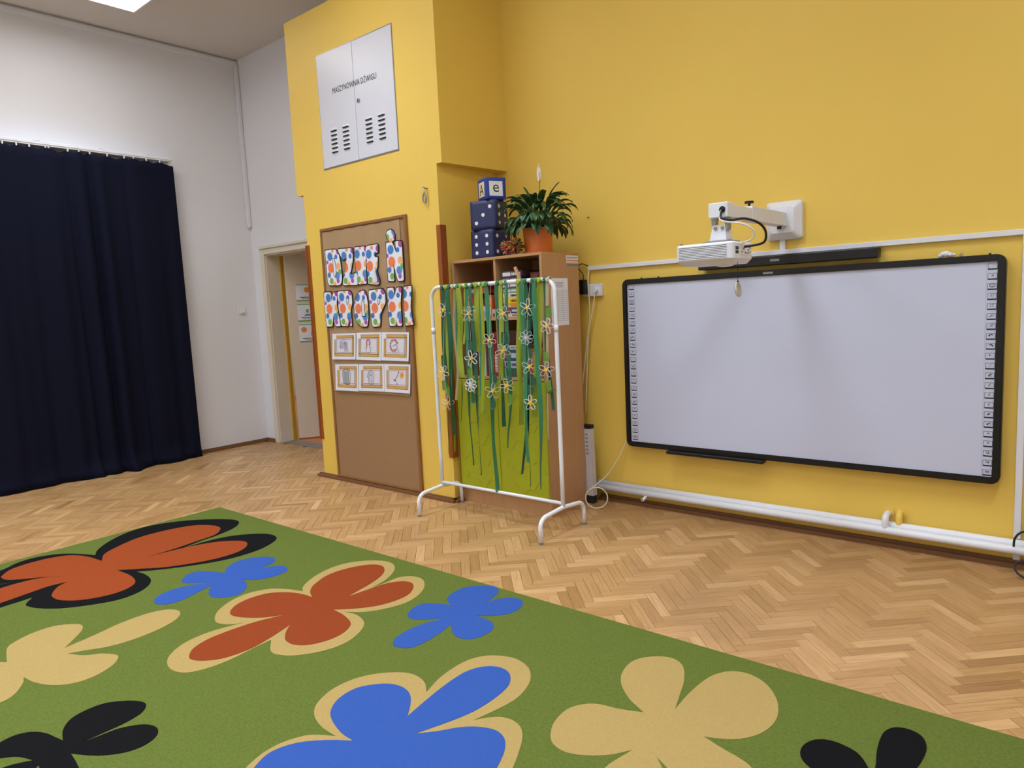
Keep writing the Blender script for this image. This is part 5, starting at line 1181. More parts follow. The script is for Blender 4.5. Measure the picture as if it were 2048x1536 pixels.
for x in (RXL, RXR):
    py = lambda u, v, x=x: (x, u, v)
    y0, y1, h, q = 3.047, (3.453 if x == RXL else 3.485), 0.15, 0.06
    pth = [(x, y0, 0.004), (x, y0, h - q)] + arc((y0 + q, h - q), q, PI, PI / 2, py) + [(x, RY, h + 0.012)] + arc((y1 - q, h - q), q, PI / 2, 0, py) + [(x, y1, 0.004)]
    ft = obj('leg', MB().tube(pth, rr, 12), M_WMETAL, rack, smooth=True)
    for yy in (y0, y1):
        obj('rubber_foot', MB().lathe([(0.0138, 0.0), (0.0138, 0.012), (0.0, 0.012)], (x, yy, 0.0), 12), M_GREYP, ft)

# ribbons knotted on the bar
rn = random.Random(4)
rlab = {'d': 'bottle green ribbon along the rack bar, counted from the post beside the pin board', 'g': 'emerald ribbon along the rack bar, counted from the post beside the pin board', 'l': 'lime ribbon along the rack bar, counted from the post beside the pin board', 'b': 'taupe ribbon along the rack bar, counted from the post beside the pin board'}
nth_w = ('first', 'second', 'third', 'fourth', 'fifth', 'sixth', 'seventh', 'eighth', 'ninth')
seen = {}
for i, (c, xt, xb, zb, w) in enumerate(RIBBONS):
    seen[c] = seen.get(c, 0) + 1
    t = thing('ribbon', (xt, RY, RZT), nth_w[seen[c] - 1] + ' ' + rlab[c], 'ribbon', {'d': 'bottle green ribbons on the rack', 'g': 'emerald ribbons on the rack', 'l': 'lime ribbons on the rack', 'b': 'taupe ribbons on the rack'}[c])
    # the loop round the bar
    vs = []
    w0 = max(0.014, w * 1.25)
    for k in range(13):
        a = 2 * PI * k / 12
        vs += [(xt - w0 / 2, RY + 0.0145 * math.cos(a), RZT + 0.0145 * math.sin(a)), (xt + w0 / 2, RY + 0.0145 * math.cos(a), RZT + 0.0145 * math.sin(a))]
    kn = obj('ribbon_knot', MB().add(vs, [(2 * k, 2 * k + 1, 2 * k + 3, 2 * k + 2) for k in range(12)]).sphere((xt, RY - 0.016, RZT - 0.012), 0.009, None, 8, 6), M_RG[c], t, smooth=True)
    yoff = RY - 0.004 - 0.010 * (i % 3)
    ph, tw, nseg = rn.uniform(0, 6), rn.uniform(-1, 1), 40
    curl = rn.uniform(-1, 1)
    vs = []
    for k in range(nseg + 1):
        s = k / nseg
        z = RZT - 0.014 + (zb - RZT + 0.014) * s
        x = xt + (xb - xt) * s + 0.004 * math.sin(s * 9 + ph) + (0.022 * curl * math.sin((s - 0.7) / 0.3 * PI / 2) ** 2 if s > 0.7 else 0)
        th = 0.30 * math.sin(s * 5 + ph) + 0.5 + tw * s * 0.4 + (1.05 if tw > 0 else -1.05) * min(1, max(0, (s - 0.4) / 0.35)) * (0 if zb > 0.65 else 1)
        ww = w * 0.68 * min(1, 0.75 + s * 6)
        y = yoff + 0.006 * math.sin(s * 7 + ph * 2)
        vs += [(x - ww * math.cos(th), y - ww * math.sin(th), z), (x + ww * math.cos(th), y + ww * math.sin(th), z)]
    rb = obj('ribbon_tail', MB().add(vs, [(2 * k, 2 * k + 1, 2 * k + 3, 2 * k + 2) for k in range(nseg)]), M_RG[c], t, fix=False)
    rb.modifiers.new('thick', 'SOLIDIFY').thickness = 0.0006

# flower garlands: strings with looped-paper daisies and leaves
GAR = {'first': [0, 9, 14], 'second': [1, 8, 16], 'third': [5, 13], 'fourth': [2, 6, 12], 'fifth': [3, 7, 10, 15], 'sixth': [4, 11]}
glab = {'first': 'paper daisy garland with three flowers beside the rack post nearest the pin board', 'second': 'paper daisy garland ending in a white tuft among emerald ribbons',
        'third': 'short garland of two paper daisies hanging in the middle of the rack', 'fourth': 'garland of three large white-edged daisies in the middle of the rack',
        'fifth': 'garland with four daisies and one crumpled white flower on the rack', 'sixth': 'garland of two daisies with dark green leaves next to the white paper list'}
rg = random.Random(9)
petal_r = 0.0016
for key, ids in GAR.items():
    pts = [GFLOWERS[k] for k in ids]
    t = thing('flower_garland', (pts[0][0], RY, RZT), glab[key], 'garland', 'paper flower garlands on the rack')
    yg = 3.238
    x_top = pts[0][0] + 0.01
    sp = [(x_top, RY - 0.013, RZT - 0.01)] + [(p[0], yg, p[1]) for p in pts]
    sp.append((pts[-1][0], yg, pts[-1][1] - 0.05))
    obj('garland_string', MB().tube(sp, 0.0009, 5).tube([(x_top, RY + 0.0135 * math.cos(a), RZT + 0.0135 * math.sin(a)) for a in [2 * PI * k / 12 for k in range(12)]], 0.0012, 5, closed=True), M_STRING, t)
    for q, (fx, fz) in enumerate(pts):
        fid = ids[q]
        white = fid in (7, 16)
        ctr = obj('daisy_centre', MB().tube([(fx, yg + 0.004, fz), (fx, yg - 0.012, fz)], 0.0105 if not white else 0.006, 12), M_YCEN if not white else M_PAPER, t, label='yellow paper disc' if not white else None)
        yaw = 0.55 + rg.uniform(-0.5, 0.4); rot = rg.uniform(0, 2)
        npet = 5 if not white else 8
        L_ = rg.uniform(0.038, 0.048) if not white else 0.036
        thick = rg.uniform(0.004, 0.009) if not white else 0.014
        for k in range(npet):
            a = rot + 2 * PI * k / npet
            d = Vector((math.cos(a) * math.cos(yaw), math.cos(a) * math.sin(yaw), math.sin(a)))
            sdir = Vector((-math.sin(a) * math.cos(yaw), -math.sin(a) * math.sin(yaw), math.cos(a)))
            nd = d.cross(sdir).normalized()
            loop = []
            for m_ in range(17):
                s = m_ / 16
                if s <= 0.5: u = s * 2; sg = 1
                else: u = (1 - s) * 2; sg = -1
                loop.append(Vector((fx, yg - 0.003, fz)) + d * (0.007 + L_ * (1 - math.cos(PI * u)) / 2) + sdir * sg * 0.0125 * math.sin(PI * u) ** 0.8)
            vs = []
            for p in loop: vs += [(p - nd * thick / 2)[:], (p + nd * thick / 2)[:]]
            pe = obj('petal_loop', MB().add(vs, [(2 * j, 2 * j + 1, 2 * j + 3, 2 * j + 2) for j in range(16)]), M_PAPER, ctr, smooth=True, fix=False)
            pe.modifiers.new('thick', 'SOLIDIFY').thickness = 0.0018
        # leaves between the flowers
        if q > 0 or key in ('sixth',):
            for s in ((1,) if rg.random() < 0.5 else (1, -1)):
                lx, lz = fx + rg.uniform(-0.012, 0.012), fz + (0.075 if s > 0 else -0.085)
                rr_, hh = 0.022, 0.042
                vs = [(lx + rr_ * math.cos(2 * PI * j / 18), yg - 0.004 + 0.012 * math.cos(2 * PI * j / 18) ** 2, lz + hh * math.sin(2 * PI * j / 18) * (1 if j % 18 < 9 else 0.85)) for j in range(18)]
                lf_ = obj('paper_leaf', MB().add(vs, [tuple(range(18))]), M_LEAFP if rg.random() < 0.65 else M_LEAFP2, t, label='green paper leaf', fix=False)
                lf_.modifiers.new('thick', 'SOLIDIFY').thickness = 0.0006
# one folded green paper hanging under the last garland
fx, fz = GFLOWERS[11]
vs = [(fx - 0.01, 3.236, fz - 0.075), (fx + 0.035, 3.226, fz - 0.055), (fx + 0.045, 3.22, fz - 0.11), (fx + 0.0, 3.232, fz - 0.135), (fx + 0.048, 3.25, fz - 0.115), (fx + 0.006, 3.25, fz - 0.142)]
fl_ = obj('folded_leaf', MB().add(vs, [(0, 1, 2, 3), (3, 2, 4, 5)]), M_LEAFP2, bpy.data.objects['flower_garland.005'], label='folded light green paper leaf', fix=False)
fl_.modifiers.new('thick', 'SOLIDIFY').thickness = 0.0008

# ---------------------------------------------------------------- yellow wall: cable ducts, socket
cd = thing('cable_duct', (-1.5, YW, 1.575), 'white plastic cable duct running along the yellow wall above the whiteboard', 'cable duct')
obj('duct_run', MB().box(-2.705, -0.285, YW - 0.02, YW, 1.576, 1.602, ch=0.002), M_WPLAST, cd)
obj('duct_drop', MB().box(-0.313, -0.285, YW - 0.02, YW, 0.1425, 1.577, ch=0.002), M_WPLAST, cd)
obj('duct_tail', MB().box(-0.313, -0.285, YW - 0.02, YW, 0.037, 0.0985, ch=0.002), M_WPLAST, cd)
obj('duct_riser', MB().box(-1.418, -1.388, YW - 0.018, YW, 1.601, 1.70, ch=0.002), M_WPLAST, cd)
so = thing('wall_socket', (-2.64, YW, 1.40), 'white double power socket on the yellow wall beside the cabinet', 'socket')
obj('socket_plate', MB().box(-2.745, -2.592, YW - 0.026, YW, 1.400, 1.482, ch=0.004), M_WPLAST, so)
obj('socket_well', MB().tube([(-2.634, YW - 0.0255, 1.44), (-2.634, YW - 0.028, 1.44)], 0.028, 20), M_WMETAL, so)
obj('wall_plug', MB().tube([(-2.634, YW - 0.028, 1.44), (-2.634, YW - 0.05, 1.44)], [0.019, 0.015], 14), M_WPLAST, label='white round plug in the wall socket', cat='plug', smooth=False)
obj('power_adapter', MB().box(-2.752, -2.70, YW - 0.075, YW - 0.027, 1.416, 1.514, ch=0.006), M_BLACK, label='black power adapter plugged into the wall socket', cat='power adapter')
obj('adapter_cable', MB().tube(smooth_path([(-2.722, YW - 0.05, 1.514), (-2.728, YW - 0.04, 1.55), (-2.765, YW - 0.03, 1.585), (-2.775, YW - 0.022, 1.612), (-2.745, YW - 0.02, 1.622), (-2.70, YW - 0.015, 1.604)]), 0.0032, 8), M_BLACK, label='thin black cable from the power adapter to the wall duct', cat='cable', smooth=True)
ycb = YW - 0.035
obj('power_cable', MB().tube(smooth_path([(-2.695, ycb + 0.02, 1.576), (-2.688, ycb - 0.01, 1.50), (-2.683, ycb - 0.01, 1.40), (-2.69, ycb, 1.27), (-2.708, ycb, 1.10), (-2.722, ycb, 0.95), (-2.738, ycb, 0.75), (-2.75, ycb, 0.60)]), 0.004, 8), M_CABLE, label='pale cable hanging from the wall duct behind the cabinet', cat='cable', smooth=True)
obj('power_cable', MB().tube(smooth_path([(-2.634, YW - 0.045, 1.425), (-2.642, YW - 0.045, 1.38), (-2.665, ycb - 0.012, 1.28), (-2.70, ycb - 0.012, 1.14), (-2.73, ycb - 0.012, 0.98), (-2.76, ycb - 0.012, 0.8)]), 0.004, 8), M_CABLE, label='pale cable hanging down from the round plug', cat='cable', smooth=True)
obj('wall_nail', MB().tube([(-2.695, YW, 1.927), (-2.695, YW - 0.012, 1.927)], 0.004, 8), M_DARK, label='small dark nail alone on the yellow wall', cat='nail')

# flat white package behind the cabinet, looped cable
pk = thing('flat_package', (-2.675, 3.95, 0.0), 'narrow white package with a printed spine, standing between cabinet and yellow wall', 'box')
def tb(x0, x1, y0, y1, z0, z1, lean=0.018):
    mb = MB().box(x0, x1, y0, y1, z0, z1)
    mb.v = [(x + lean * (0.53 - z) * -0.0 - 0.035 * (z - 0.05) * 0.0 - 0.012 * (z - 0.05) / 0.48, y, z) for x, y, z in mb.v]
    return mb
obj('package_body', tb(-2.715, -2.627, 3.885, 3.93, 0.055, 0.527), mat('grey_white_card', (196, 192, 198), 0.6, var=0.08, vscale=14), pk)
obj('dark_block', tb(-2.712, -2.632, 3.89, 3.928, 0.0, 0.055), M_DARK, pk, label='dark foot')  # plain dark block filling the gap below the package
obj('package_top', tb(-2.716, -2.626, 3.884, 3.931, 0.515, 0.54), M_INK, pk, label='black lid edge')
g = MB()
for x in (-2.700, -2.676): g.v += []; g.box(x - 0.0015, x + 0.0015, 3.884, 3.886, 0.06, 0.51)
for k in range(6): g.box(-2.667, -2.649, 3.884, 3.886, 0.47 - 0.026 * k, 0.482 - 0.026 * k)
g.v = [(x - 0.012 * (z - 0.05) / 0.48, y, z) for x, y, z in g.v]
obj('package_print', g, M_SKG, pk, label='grey print')
loop = []
for k in range(27):
    a = 2.2 - 2 * PI * k / 24
    loop.append((-2.545 + 0.074 * math.cos(a) * 0.83, 3.80 + 0.074 * math.cos(a) * 0.5 - 0.004 * k / 26, 0.075 + 0.070 * math.sin(a)))
obj('looped_cable', MB().tube(smooth_path([(-2.415, YW - 0.02, 0.47), (-2.43, YW - 0.03, 0.44), (-2.478, 3.985, 0.32), (-2.553, 3.955, 0.20), (-2.592, 3.89, 0.148)] + loop, 5), 0.0042, 8), M_CABLE, label='pale cable with a round loop on the floor beside the white package', cat='cable', smooth=True)

# heating pipes
pi_ = thing('heating_pipe', (-0.8, 3.98, 0.09), 'two white painted heating pipes running low along the yellow wall', 'pipe')
obj('pipe_run', MB().tube([(-2.66, YW - 0.034, 0.121), (XR, YW - 0.034, 0.121)], 0.021, 14), M_WMETAL, pi_, smooth=True)
obj('pipe_run', MB().tube([(-2.66, YW - 0.069, 0.101), (XR, YW - 0.069, 0.101)], 0.021, 14), M_WMETAL, pi_, smooth=True)
obj('pipe_stub', MB().tube(smooth_path([(-0.858, YW - 0.069, 0.10), (-0.858, YW - 0.069, 0.150), (-0.858, YW - 0.055, 0.172), (-0.858, YW, 0.176)], 4), 0.0165, 12), M_WMETAL, pi_, smooth=True)
obj('pipe_stub', MB().tube(smooth_path([(-0.800, YW - 0.036, 0.12), (-0.800, YW - 0.036, 0.165), (-0.800, YW - 0.025, 0.184), (-0.800, YW, 0.188)], 4), 0.0165, 12), M_YEL, pi_, label='yellow painted stub', smooth=True)
for x in (-0.858, -0.800):
    obj('pipe_rosette', MB().tube([(x, YW - 0.006, 0.182), (x, YW, 0.182)], 0.028, 16), M_YEL, pi_)
vz = obj('drain_valve', MB().tube([(-2.27, YW - 0.075, 0.085), (-2.27, YW - 0.105, 0.072), (-2.27, YW - 0.125, 0.072)], 0.010, 10), M_WMETAL, pi_)
obj('valve_bore', MB().tube([(-2.27, YW - 0.1245, 0.072), (-2.27, YW - 0.127, 0.072)], 0.005, 8), M_DARK, vz)
for x in (-2.0, -1.35, -0.45, 0.6):
    obj('pipe_bracket', MB().box(x - 0.008, x + 0.008, YW - 0.07, YW, 0.098, 0.112), M_WMETAL, pi_)

# black things on the pipes at the right
obj('power_brick', MB().box(-0.262, -0.17, YW - 0.09, YW - 0.03, 0.1415, 0.205, ch=0.006), M_BLACK, label='black power brick lying on the white heating pipes', cat='power brick')
lp = [(-0.302, 3.91, 0.135), (-0.300, 3.915, 0.17), (-0.283, 3.92, 0.20), (-0.255, 3.93, 0.212), (-0.20, 3.94, 0.218), (-0.10, 3.94, 0.17), (-0.06, 3.91, 0.08), (-0.12, 3.87, 0.03), (-0.20, 3.84, 0.008), (-0.27, 3.86, 0.02), (-0.295, 3.885, 0.05), (-0.27, 3.90, 0.075), (-0.22, 3.90, 0.06), (-0.2, 3.86, 0.012), (-0.1, 3.80, 0.006), (0.1, 3.75, 0.006)]
obj('black_cable', MB().tube(smooth_path(lp), 0.0048, 8), M_BLACK, label='black cable coiled around the heating pipes onto the floor', cat='cable', smooth=True)

# ---------------------------------------------------------------- interactive whiteboard
WX0, WX1, WZ0, WZ1 = -2.414, -0.369, 0.405, 1.495
WYF = 3.977
wb = thing('whiteboard', ((WX0 + WX1) / 2, WYF, WZ0), 'large interactive whiteboard in a black frame with icon strips, on the yellow wall', 'whiteboard')
def rrect(x0, x1, z0, z1, r, n=6):
    out = []
    for cx, cz, a in ((x1 - r, z1 - r, 0), (x0 + r, z1 - r, PI / 2), (x0 + r, z0 + r, PI), (x1 - r, z0 + r, 1.5 * PI)):
        out += [(cx + r * math.cos(a + PI / 2 * i / n), cz + r * math.sin(a + PI / 2 * i / n)) for i in range(n + 1)]
    return out
fw = 0.033
outer = rrect(WX0, WX1, WZ0, WZ1, 0.04); inner = rrect(WX0 + fw, WX1 - fw, WZ0 + fw, WZ1 - fw, 0.008)
fb = MB().prism([outer, list(reversed(inner))], XZ, YW - 0.02, WYF + 0.004)
fb.prism([rrect(WX0 + 0.006, WX1 - 0.006, WZ0 + 0.006, WZ1 - 0.006, 0.035), list(reversed(rrect(WX0 + fw - 0.004, WX1 - fw + 0.004, WZ0 + fw - 0.004, WZ1 - fw + 0.004, 0.01)))], XZ, WYF + 0.004, WYF)
obj('board_frame', fb, M_BOARDF, wb, label='black frame')
obj('board_surface', MB().prism([inner], XZ, YW - 0.02, WYF + 0.012), M_BOARD, wb, label='glossy white surface')
obj('wall_spacer', MB().box(WX0 + 0.2, WX1 - 0.2, YW - 0.02, YW, WZ0 + 0.2, WZ1 - 0.2), M_DARK, wb)
obj('pen_tray', MB().box(-2.107, -1.492, WYF - 0.035, WYF + 0.02, 0.388, 0.408, ch=0.004), M_BOARDF, wb, label='black pen tray')
obj('board_logo', MB().box(-1.495, -1.44, WYF - 0.001, WYF + 0.001, WZ1 - 0.023, WZ1 - 0.012), M_GREYP, wb, label='small grey maker plate')
KW, KH = 0.037, 0.031
YI = WYF + 0.012
def key_mesh():
    mb = MB()
    o_ = rrect(-KW / 2, KW / 2, -KH / 2, KH / 2, 0.002, 2)
    i_ = rrect(-KW / 2 + 0.0013, KW / 2 - 0.0013, -KH / 2 + 0.006, KH / 2 - 0.0013, 0.001, 2)
    mb.prism([o_, list(reversed(i_))], lambda a, b, d: (a, d, b), 0.0, -0.0008)
    me = bpy.data.meshes.new('icon_key'); me.from_pydata(mb.v, [], mb.f); me.materials.append(M_INK)
    return me
KEYM = key_mesh()
M_ICG = mat('grey_print', (120, 124, 136), 0.5, var=0.05)
def glyph(k):
    g = MB(); P_ = lambda a, b, d: (a, d, b)
    pr = lambda pts, m=M_INK: g.prism([pts], P_, 0.0, -0.0008, m)
    def line(a, b, w, m=M_INK):
        a, b = Vector(a), Vector(b); d = (b - a).normalized(); n_ = Vector((-d.y, d.x)) * w
        pr([tuple(a + n_), tuple(a - n_), tuple(b - n_), tuple(b + n_)], m)
    def ringg(cx, cz, r, w, m=M_INK): g.prism([ring2d(cx, cz, r, 14), list(reversed(ring2d(cx, cz, r - w, 14)))], P_, 0.0, -0.0008, m)
    def arrow(sgn):
        pts = [(0.008 * math.cos(a) * sgn, 0.002 + 0.006 * math.sin(a)) for a in [PI * i / 6 for i in range(7)]]
        pts2 = [(0.0045 * math.cos(a) * sgn, 0.002 + 0.0025 * math.sin(a)) for a in [PI * i / 6 for i in range(7)]]
        pr(pts + list(reversed(pts2))); pr([(-0.012 * sgn, 0.003), (-0.002 * sgn, 0.003), (-0.007 * sgn, -0.004)])
    if k == 0: line((0.002, 0.004), (0.008, 0.004), 0.0007, M_ICG); line((0.002, 0.001), (0.006, 0.001), 0.0006, M_ICG)
    elif k == 1:
        pr([(-0.002, -0.002), (0.005, -0.002), (0.005, 0.005), (-0.002, 0.005)], M_ICG); line((-0.006, -0.001), (-0.001, 0.003), 0.0009)
    elif k == 2:
        g.prism([rrect(-0.011, 0.011, -0.004, 0.009, 0.002, 2), list(reversed(rrect(-0.009, 0.009, -0.002, 0.007, 0.001, 2)))], P_, 0, -0.0008, M_INK); line((-0.005, -0.0055), (0.005, -0.0055), 0.001)
    elif k == 3: ringg(0, 0.002, 0.007, 0.0012, M_ICG); line((-0.008, -0.003), (0.002, 0.006), 0.0008, M_ICG)
    elif k == 4:
        for sx in (-1, 1):
            for sz in (-1, 1): line((0.002 * sx, 0.003 + 0.002 * sz), (0.007 * sx, 0.003 + 0.006 * sz), 0.001)
    elif k in (5, 6): ringg(0.003, 0.005, 0.005, 0.0012); line((0, 0.002), (-0.007, -0.004), 0.0013)
    elif k == 7: arrow(1)
    elif k == 8: arrow(-1)
    elif k == 9: pr([(-0.006, 0.007), (0.004, 0.003), (-0.001, 0.001), (-0.003, -0.004)])
    elif k == 10: line((-0.006, -0.004), (0.007, 0.007), 0.0006)
    elif k == 11: line((-0.007, -0.003), (0.007, 0.007), 0.0022); line((-0.004, -0.005), (0.009, -0.005), 0.0005)
    elif k in (12, 13, 14): line((-0.004, -0.003), (0.004, 0.008), 0.0018, M_ICG); line((-0.005, -0.005), (0.006, -0.004), 0.0005, M_ICG)
    elif k == 15: line((-0.006, -0.002), (0.005, 0.004), 0.0026)
    elif k == 16: line((-0.003, -0.002), (0.007, 0.007), 0.0016); ringg(-0.004, -0.001, 0.004, 0.003); line((0.009, -0.004), (0.009, 0.006), 0.0006)
    elif k == 17: pr([(-0.001, 0.006), (-0.001, -0.002), (0.005, 0.002)]); line((-0.006, 0.002), (-0.003, 0.002), 0.0014)
    elif k == 18: pr([(0.001, 0.006), (0.001, -0.002), (-0.005, 0.002)]); line((0.003, 0.002), (0.006, 0.002), 0.0014)
    elif k in (19, 20):
        g.prism([rrect(-0.007, 0.006, -0.003, 0.008, 0.001, 2), list(reversed(rrect(-0.0055, 0.0045, -0.0015, 0.0065, 0.0005, 2)))], P_, 0, -0.0008, M_INK)
        pr([(0.000, -0.002), (0.005, -0.002), (0.005, 0.003), (0.002, 0.002)])
    else: pr([(-0.009, -0.003), (0.009, -0.003), (0.008, 0.006), (-0.008, 0.006)], M_ICG)
    me = bpy.data.meshes.new('icon_glyph'); me.from_pydata(g.v, [], g.f)
    for m in g.mats: me.materials.append(m)
    me.polygons.foreach_set('material_index', g.m)
    return me
GLY = [glyph(k) for k in range(22)]
def add_icon(x, z, k):
    o = bpy.data.objects.new('icon_key', KEYM); COL.objects.link(o); o.parent = wb
    o.location = Vector((x, YI, z)) - WORLD[wb.name]
    h = bpy.data.objects.new('icon_glyph', GLY[k]); COL.objects.link(h); h.parent = o
    h.location = (0, 0, 0.003)
for k in range(22):
    add_icon(-0.422, 1.440 - k * (1.440 - 0.458) / 21, k)
    add_icon(-2.352, 1.442 - k * (1.442 - 0.464) / 21, k)
for x in (-0.446, -0.398, -2.377, -2.328):
    obj('strip_line', MB().box(x - 0.0005, x + 0.0005, YI - 0.0008, YI + 0.001, 0.44, 1.46), mat('pale_grey_print', (170, 172, 186), 0.5, var=0.03), wb)

# small things lying on the frame
cw = MB()
rc = random.Random(2)
for k in range(7):
    cw.sphere((-0.63 + 0.010 * k - 0.01 + rc.uniform(-0.006, 0.006), 4.0 + rc.uniform(-0.008, 0.008), WZ1 + 0.011 + rc.uniform(0, 0.010) * (1 if k < 4 else 0.2)), rc.uniform(0.013, 0.017) * (1 if k < 5 else 0.6), None, 9, 7, (1, 0.8, 0.85))
obj('crumpled_tissue', cw, M_PAPER, smooth=True, label='crumpled white tissue lying on top of the whiteboard frame', cat='tissue')
lp = [(-0.55 + 0.006 * math.cos(2 * PI * i / 10), 4.0 + 0.003, WZ1 + 0.008 + 0.007 * math.sin(2 * PI * i / 10)) for i in range(10)]
obj('binder_clip', MB().tube(lp, 0.0018, 6, closed=True).box(-0.557, -0.543, 3.996, 4.010, WZ1, WZ1 + 0.006), M_GREYP, label='small metal clip on top of the whiteboard frame', cat='clip')
for x in (-0.435, -2.28, -2.16):
    obj('frame_stud', MB().tube([(x, 3.995, WZ1), (x, 3.995, WZ1 + 0.007)], 0.005, 8), M_BLACK, wb)

# soundbar
sb = thing('soundbar', (-1.39, 3.985, 1.515), 'long black soundbar on the yellow wall between cable duct and whiteboard', 'soundbar')
obj('soundbar_body', MB().box(-1.876, -0.905, 3.955, 4.03, 1.518, 1.572, ch=0.006), M_BLACK, sb)
obj('soundbar_mount', MB().box(-1.8, -0.98, 4.02, YW, 1.525, 1.56), M_DARK, sb)
obj('soundbar_label', MB().box(-1.447, -1.397, 3.9535, 3.956, 1.538, 1.551), M_SKG, sb, label='small grey label')

# ---------------------------------------------------------------- projector on its wall arm
ar = thing('projector_mount', (-1.388, YW, 1.66), 'white telescopic projector arm with square wall plate on the yellow wall', 'projector mount')
pv = []
for (x0, x1, z0, z1, y) in ((-1.485, -1.292, 1.655, 1.862, YW), (-1.485, -1.292, 1.655, 1.862, YW - 0.03), (-1.452, -1.325, 1.69, 1.828, YW - 0.065)):
    pv.append([(p[0], y, p[1]) for p in rrect(x0, x1, z0, z1, 0.018, 4)])
n = len(pv[0]); mb = MB()
mb.add([v for l in pv for v in l], [(a * n + i, a * n + (i + 1) % n, (a + 1) * n + (i + 1) % n, (a + 1) * n + i) for a in (0, 1) for i in range(n)] + [tuple(range(2 * n, 3 * n)), tuple(range(n - 1, -1, -1))])
obj('wall_plate', mb, M_WPLAST, ar)
obj('arm_tube', MB().box(-1.418, -1.362, 3.49, YW - 0.06, 1.724, 1.796, ch=0.003), M_WPLAST, ar)
obj('arm_inner', MB().box(-1.414, -1.366, 3.19, 3.50, 1.728, 1.786, ch=0.002), M_WPLAST, ar)
obj('arm_head', MB().box(-1.445, -1.352, 3.165, 3.245, 1.722, 1.790, ch=0.004), M_WPLAST, ar)
obj('cable_bore', MB().tube([(-1.376, 3.167, 1.756), (-1.376, 3.162, 1.756)], 0.015, 16), M_BLACK, ar, label='black cable opening')
kb = obj('clamp_knob', MB().tube([(-1.39, 3.52, 1.795), (-1.39, 3.52, 1.815)], 0.006, 8), M_BLACK, ar)
obj('knob_disc', MB().tube([(-1.39, 3.52, 1.813), (-1.39, 3.52, 1.823)], 0.022, 16), M_BLACK, kb, label='black knob')
obj('tube_screw', MB().tube([(-1.39, 3.94, 1.725), (-1.39, 3.94, 1.708)], 0.012, 10), M_BLACK, ar)
br = MB()
for x in (-1.442, -1.378): br.add([(x, 3.19, 1.722), (x + 0.022, 3.19, 1.722), (x + 0.016, 3.19, 1.665), (x + 0.004, 3.19, 1.665), (x, 3.225, 1.722), (x + 0.022, 3.225, 1.722), (x + 0.016, 3.225, 1.665), (x + 0.004, 3.225, 1.665)], [(0, 1, 2, 3), (4, 7, 6, 5), (0, 4, 5, 1), (1, 5, 6, 2), (2, 6, 7, 3), (3, 7, 4, 0)])
obj('yoke', br, M_GREYP, ar, label='grey metal yoke')
bt = MB()
bt.add([(-1.447, 3.18, 1.618), (-1.365, 3.18, 1.618), (-1.375, 3.19, 1.69), (-1.435, 3.19, 1.69), (-1.447, 3.26, 1.618), (-1.365, 3.26, 1.618), (-1.375, 3.25, 1.69), (-1.435, 3.25, 1.69)], [(0, 1, 2, 3), (4, 7, 6, 5), (0, 4, 5, 1), (1, 5, 6, 2), (2, 6, 7, 3), (3, 7, 4, 0)])
bk = obj('tilt_bracket', bt, M_WPLAST, ar)
for x in (-1.42, -1.385):
    obj('bracket_bolt', MB().tube([(x, 3.188, 1.675), (x, 3.180, 1.675)], 0.008, 10), M_GREYP, bk)
obj('base_disc', MB().lathe([(0.085, 0.0), (0.088, 0.006), (0.06, 0.012), (0.0, 0.012)], (-1.41, 3.22, 1.607), 28), M_GREYP, ar)
pr = thing('projector', (-1.44, 3.22, 1.525), 'white short throw projector hanging under the wall arm above the whiteboard', 'projector')
px0, px1, py0, py1, pz0, pz1 = -1.585, -1.300, 3.10, 3.335, 1.530, 1.606
top = rrect(px0, px1, py0, py1, 0.025, 4); bot = rrect(px0 + 0.02, px1 - 0.015, py0 + 0.03, py1 - 0.015, 0.03, 4)
n = len(top); lay = [[(x, y, pz1) for x, y in rrect(px0 + 0.008, px1 - 0.008, py0 + 0.008, py1 - 0.008, 0.02, 4)], [(x, y, pz1 - 0.008) for x, y in top], [(x, y, pz0) for x, y in top], [(x, y, pz0 - 0.022) for x, y in bot]]
obj('projector_body', MB().add([v for l in lay for v in l], [(a * n + i, a * n + (i + 1) % n, (a + 1) * n + (i + 1) % n, (a + 1) * n + i) for a in range(3) for i in range(n)] + [tuple(range(n)), tuple(range(4 * n - 1, 3 * n - 1, -1))]), M_WPLAST, pr)
for k in range(9):
    z = pz0 + 0.004 + k * 0.0072
    obj('vent_slat', MB().box(px0 + 0.02, px1 - 0.03, py0 - 0.0025, py0 + 0.002, z, z + 0.0042, ch=0.001), M_WPLAST, pr)
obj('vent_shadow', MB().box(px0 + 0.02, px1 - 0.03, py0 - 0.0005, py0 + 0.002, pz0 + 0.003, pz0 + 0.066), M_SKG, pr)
g = MB()
for r_ in range(2):
    for k in range(5): g.box(px1 - 0.001, px1 + 0.001, 3.128 + k * 0.007, 3.132 + k * 0.007, 1.55 + r_ * 0.018, 1.564 + r_ * 0.018)
obj('side_grille', g, M_DARK, pr)
obj('port_panel', MB().box(px1 - 0.001, px1 + 0.0012, 3.18, 3.31, 1.545, 1.595), M_WMETAL, pr)
for k, (y, z, w, h) in enumerate(((3.195, 1.555, 0.012, 0.007), (3.215, 1.57, 0.008, 0.008), (3.235, 1.552, 0.014, 0.006), (3.262, 1.565, 0.018, 0.007), (3.262, 1.552, 0.018, 0.005), (3.285, 1.575, 0.012, 0.008), (3.29, 1.555, 0.01, 0.01))):
    obj('port', MB().box(px1 + 0.0008, px1 + 0.002, y, y + w, z, z + h), M_DARK if k % 3 else M_SKG, pr)
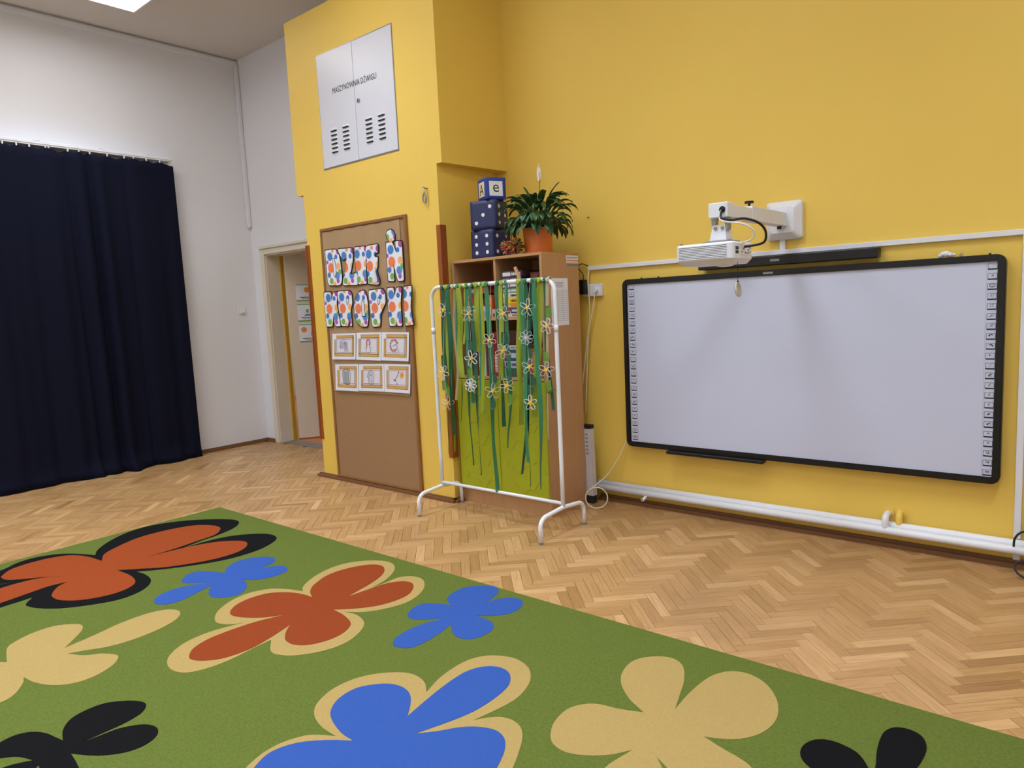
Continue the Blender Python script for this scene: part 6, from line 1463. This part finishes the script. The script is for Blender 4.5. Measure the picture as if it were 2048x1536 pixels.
obj('lens_dome', MB().sphere((-1.40, 3.24, pz0 - 0.014), 0.055, None, 20, 10, (1, 1, 0.35)), M_WPLAST, pr, smooth=True)
for x in (px0 + 0.02, px1 - 0.03):
    obj('adjusting_foot', MB().tube([(x, py0 + 0.03, pz1), (x, py0 + 0.03, pz1 + 0.009)], 0.008, 10), M_GREYP, pr)
obj('video_cable', MB().tube(smooth_path([(-1.376, 3.165, 1.756), (-1.372, 3.14, 1.735), (-1.36, 3.12, 1.712), (-1.32, 3.13, 1.70), (-1.265, 3.15, 1.702), (-1.215, 3.18, 1.68), (-1.195, 3.21, 1.645), (-1.20, 3.225, 1.605), (-1.225, 3.225, 1.588), (-1.298, 3.225, 1.582)]), 0.0056, 10), M_BLACK, label='thick black cable curving from the projector arm into the projector', cat='cable', smooth=True)
obj('mains_cable', MB().tube(smooth_path([(-1.382, 3.163, 1.752), (-1.378, 3.14, 1.73), (-1.365, 3.118, 1.705), (-1.33, 3.12, 1.692), (-1.285, 3.13, 1.683), (-1.245, 3.15, 1.665), (-1.228, 3.17, 1.635), (-1.25, 3.18, 1.608), (-1.298, 3.185, 1.598)]), 0.0036, 8), M_WPLAST, label='thin white cable curving from the projector arm into the projector', cat='cable', smooth=True)
lc = thing('lens_cap', (-1.325, 3.18, 1.36), 'translucent lens cap dangling on a cord below the projector', 'lens cap')
obj('cap_cord', MB().tube([(-1.312, 3.18, 1.52), (-1.312, 3.18, 1.422)], 0.0012, 5), M_DARK, lc)
obj('cord_knot', MB().sphere((-1.312, 3.18, 1.424), 0.005, None, 8, 6), M_DARK, lc)
ctr = Vector((-1.312, 3.18, 1.388)); ax = Vector((0.93, 0.10, 0.12)).normalized()
obj('cap_disc', MB().tube([ctr - ax * 0.006, ctr + ax * 0.006], 0.033, 24), M_CLEAR, lc, smooth=False)
ax2 = Vector((0, 0, 1)).cross(ax).normalized(); ax3 = ax.cross(ax2)
obj('cap_rim', MB().tube([ctr + (ax2 * math.cos(2 * PI * k / 24) + ax3 * math.sin(2 * PI * k / 24)) * 0.033 for k in range(24)], 0.003, 6, closed=True), M_CABLE, lc)
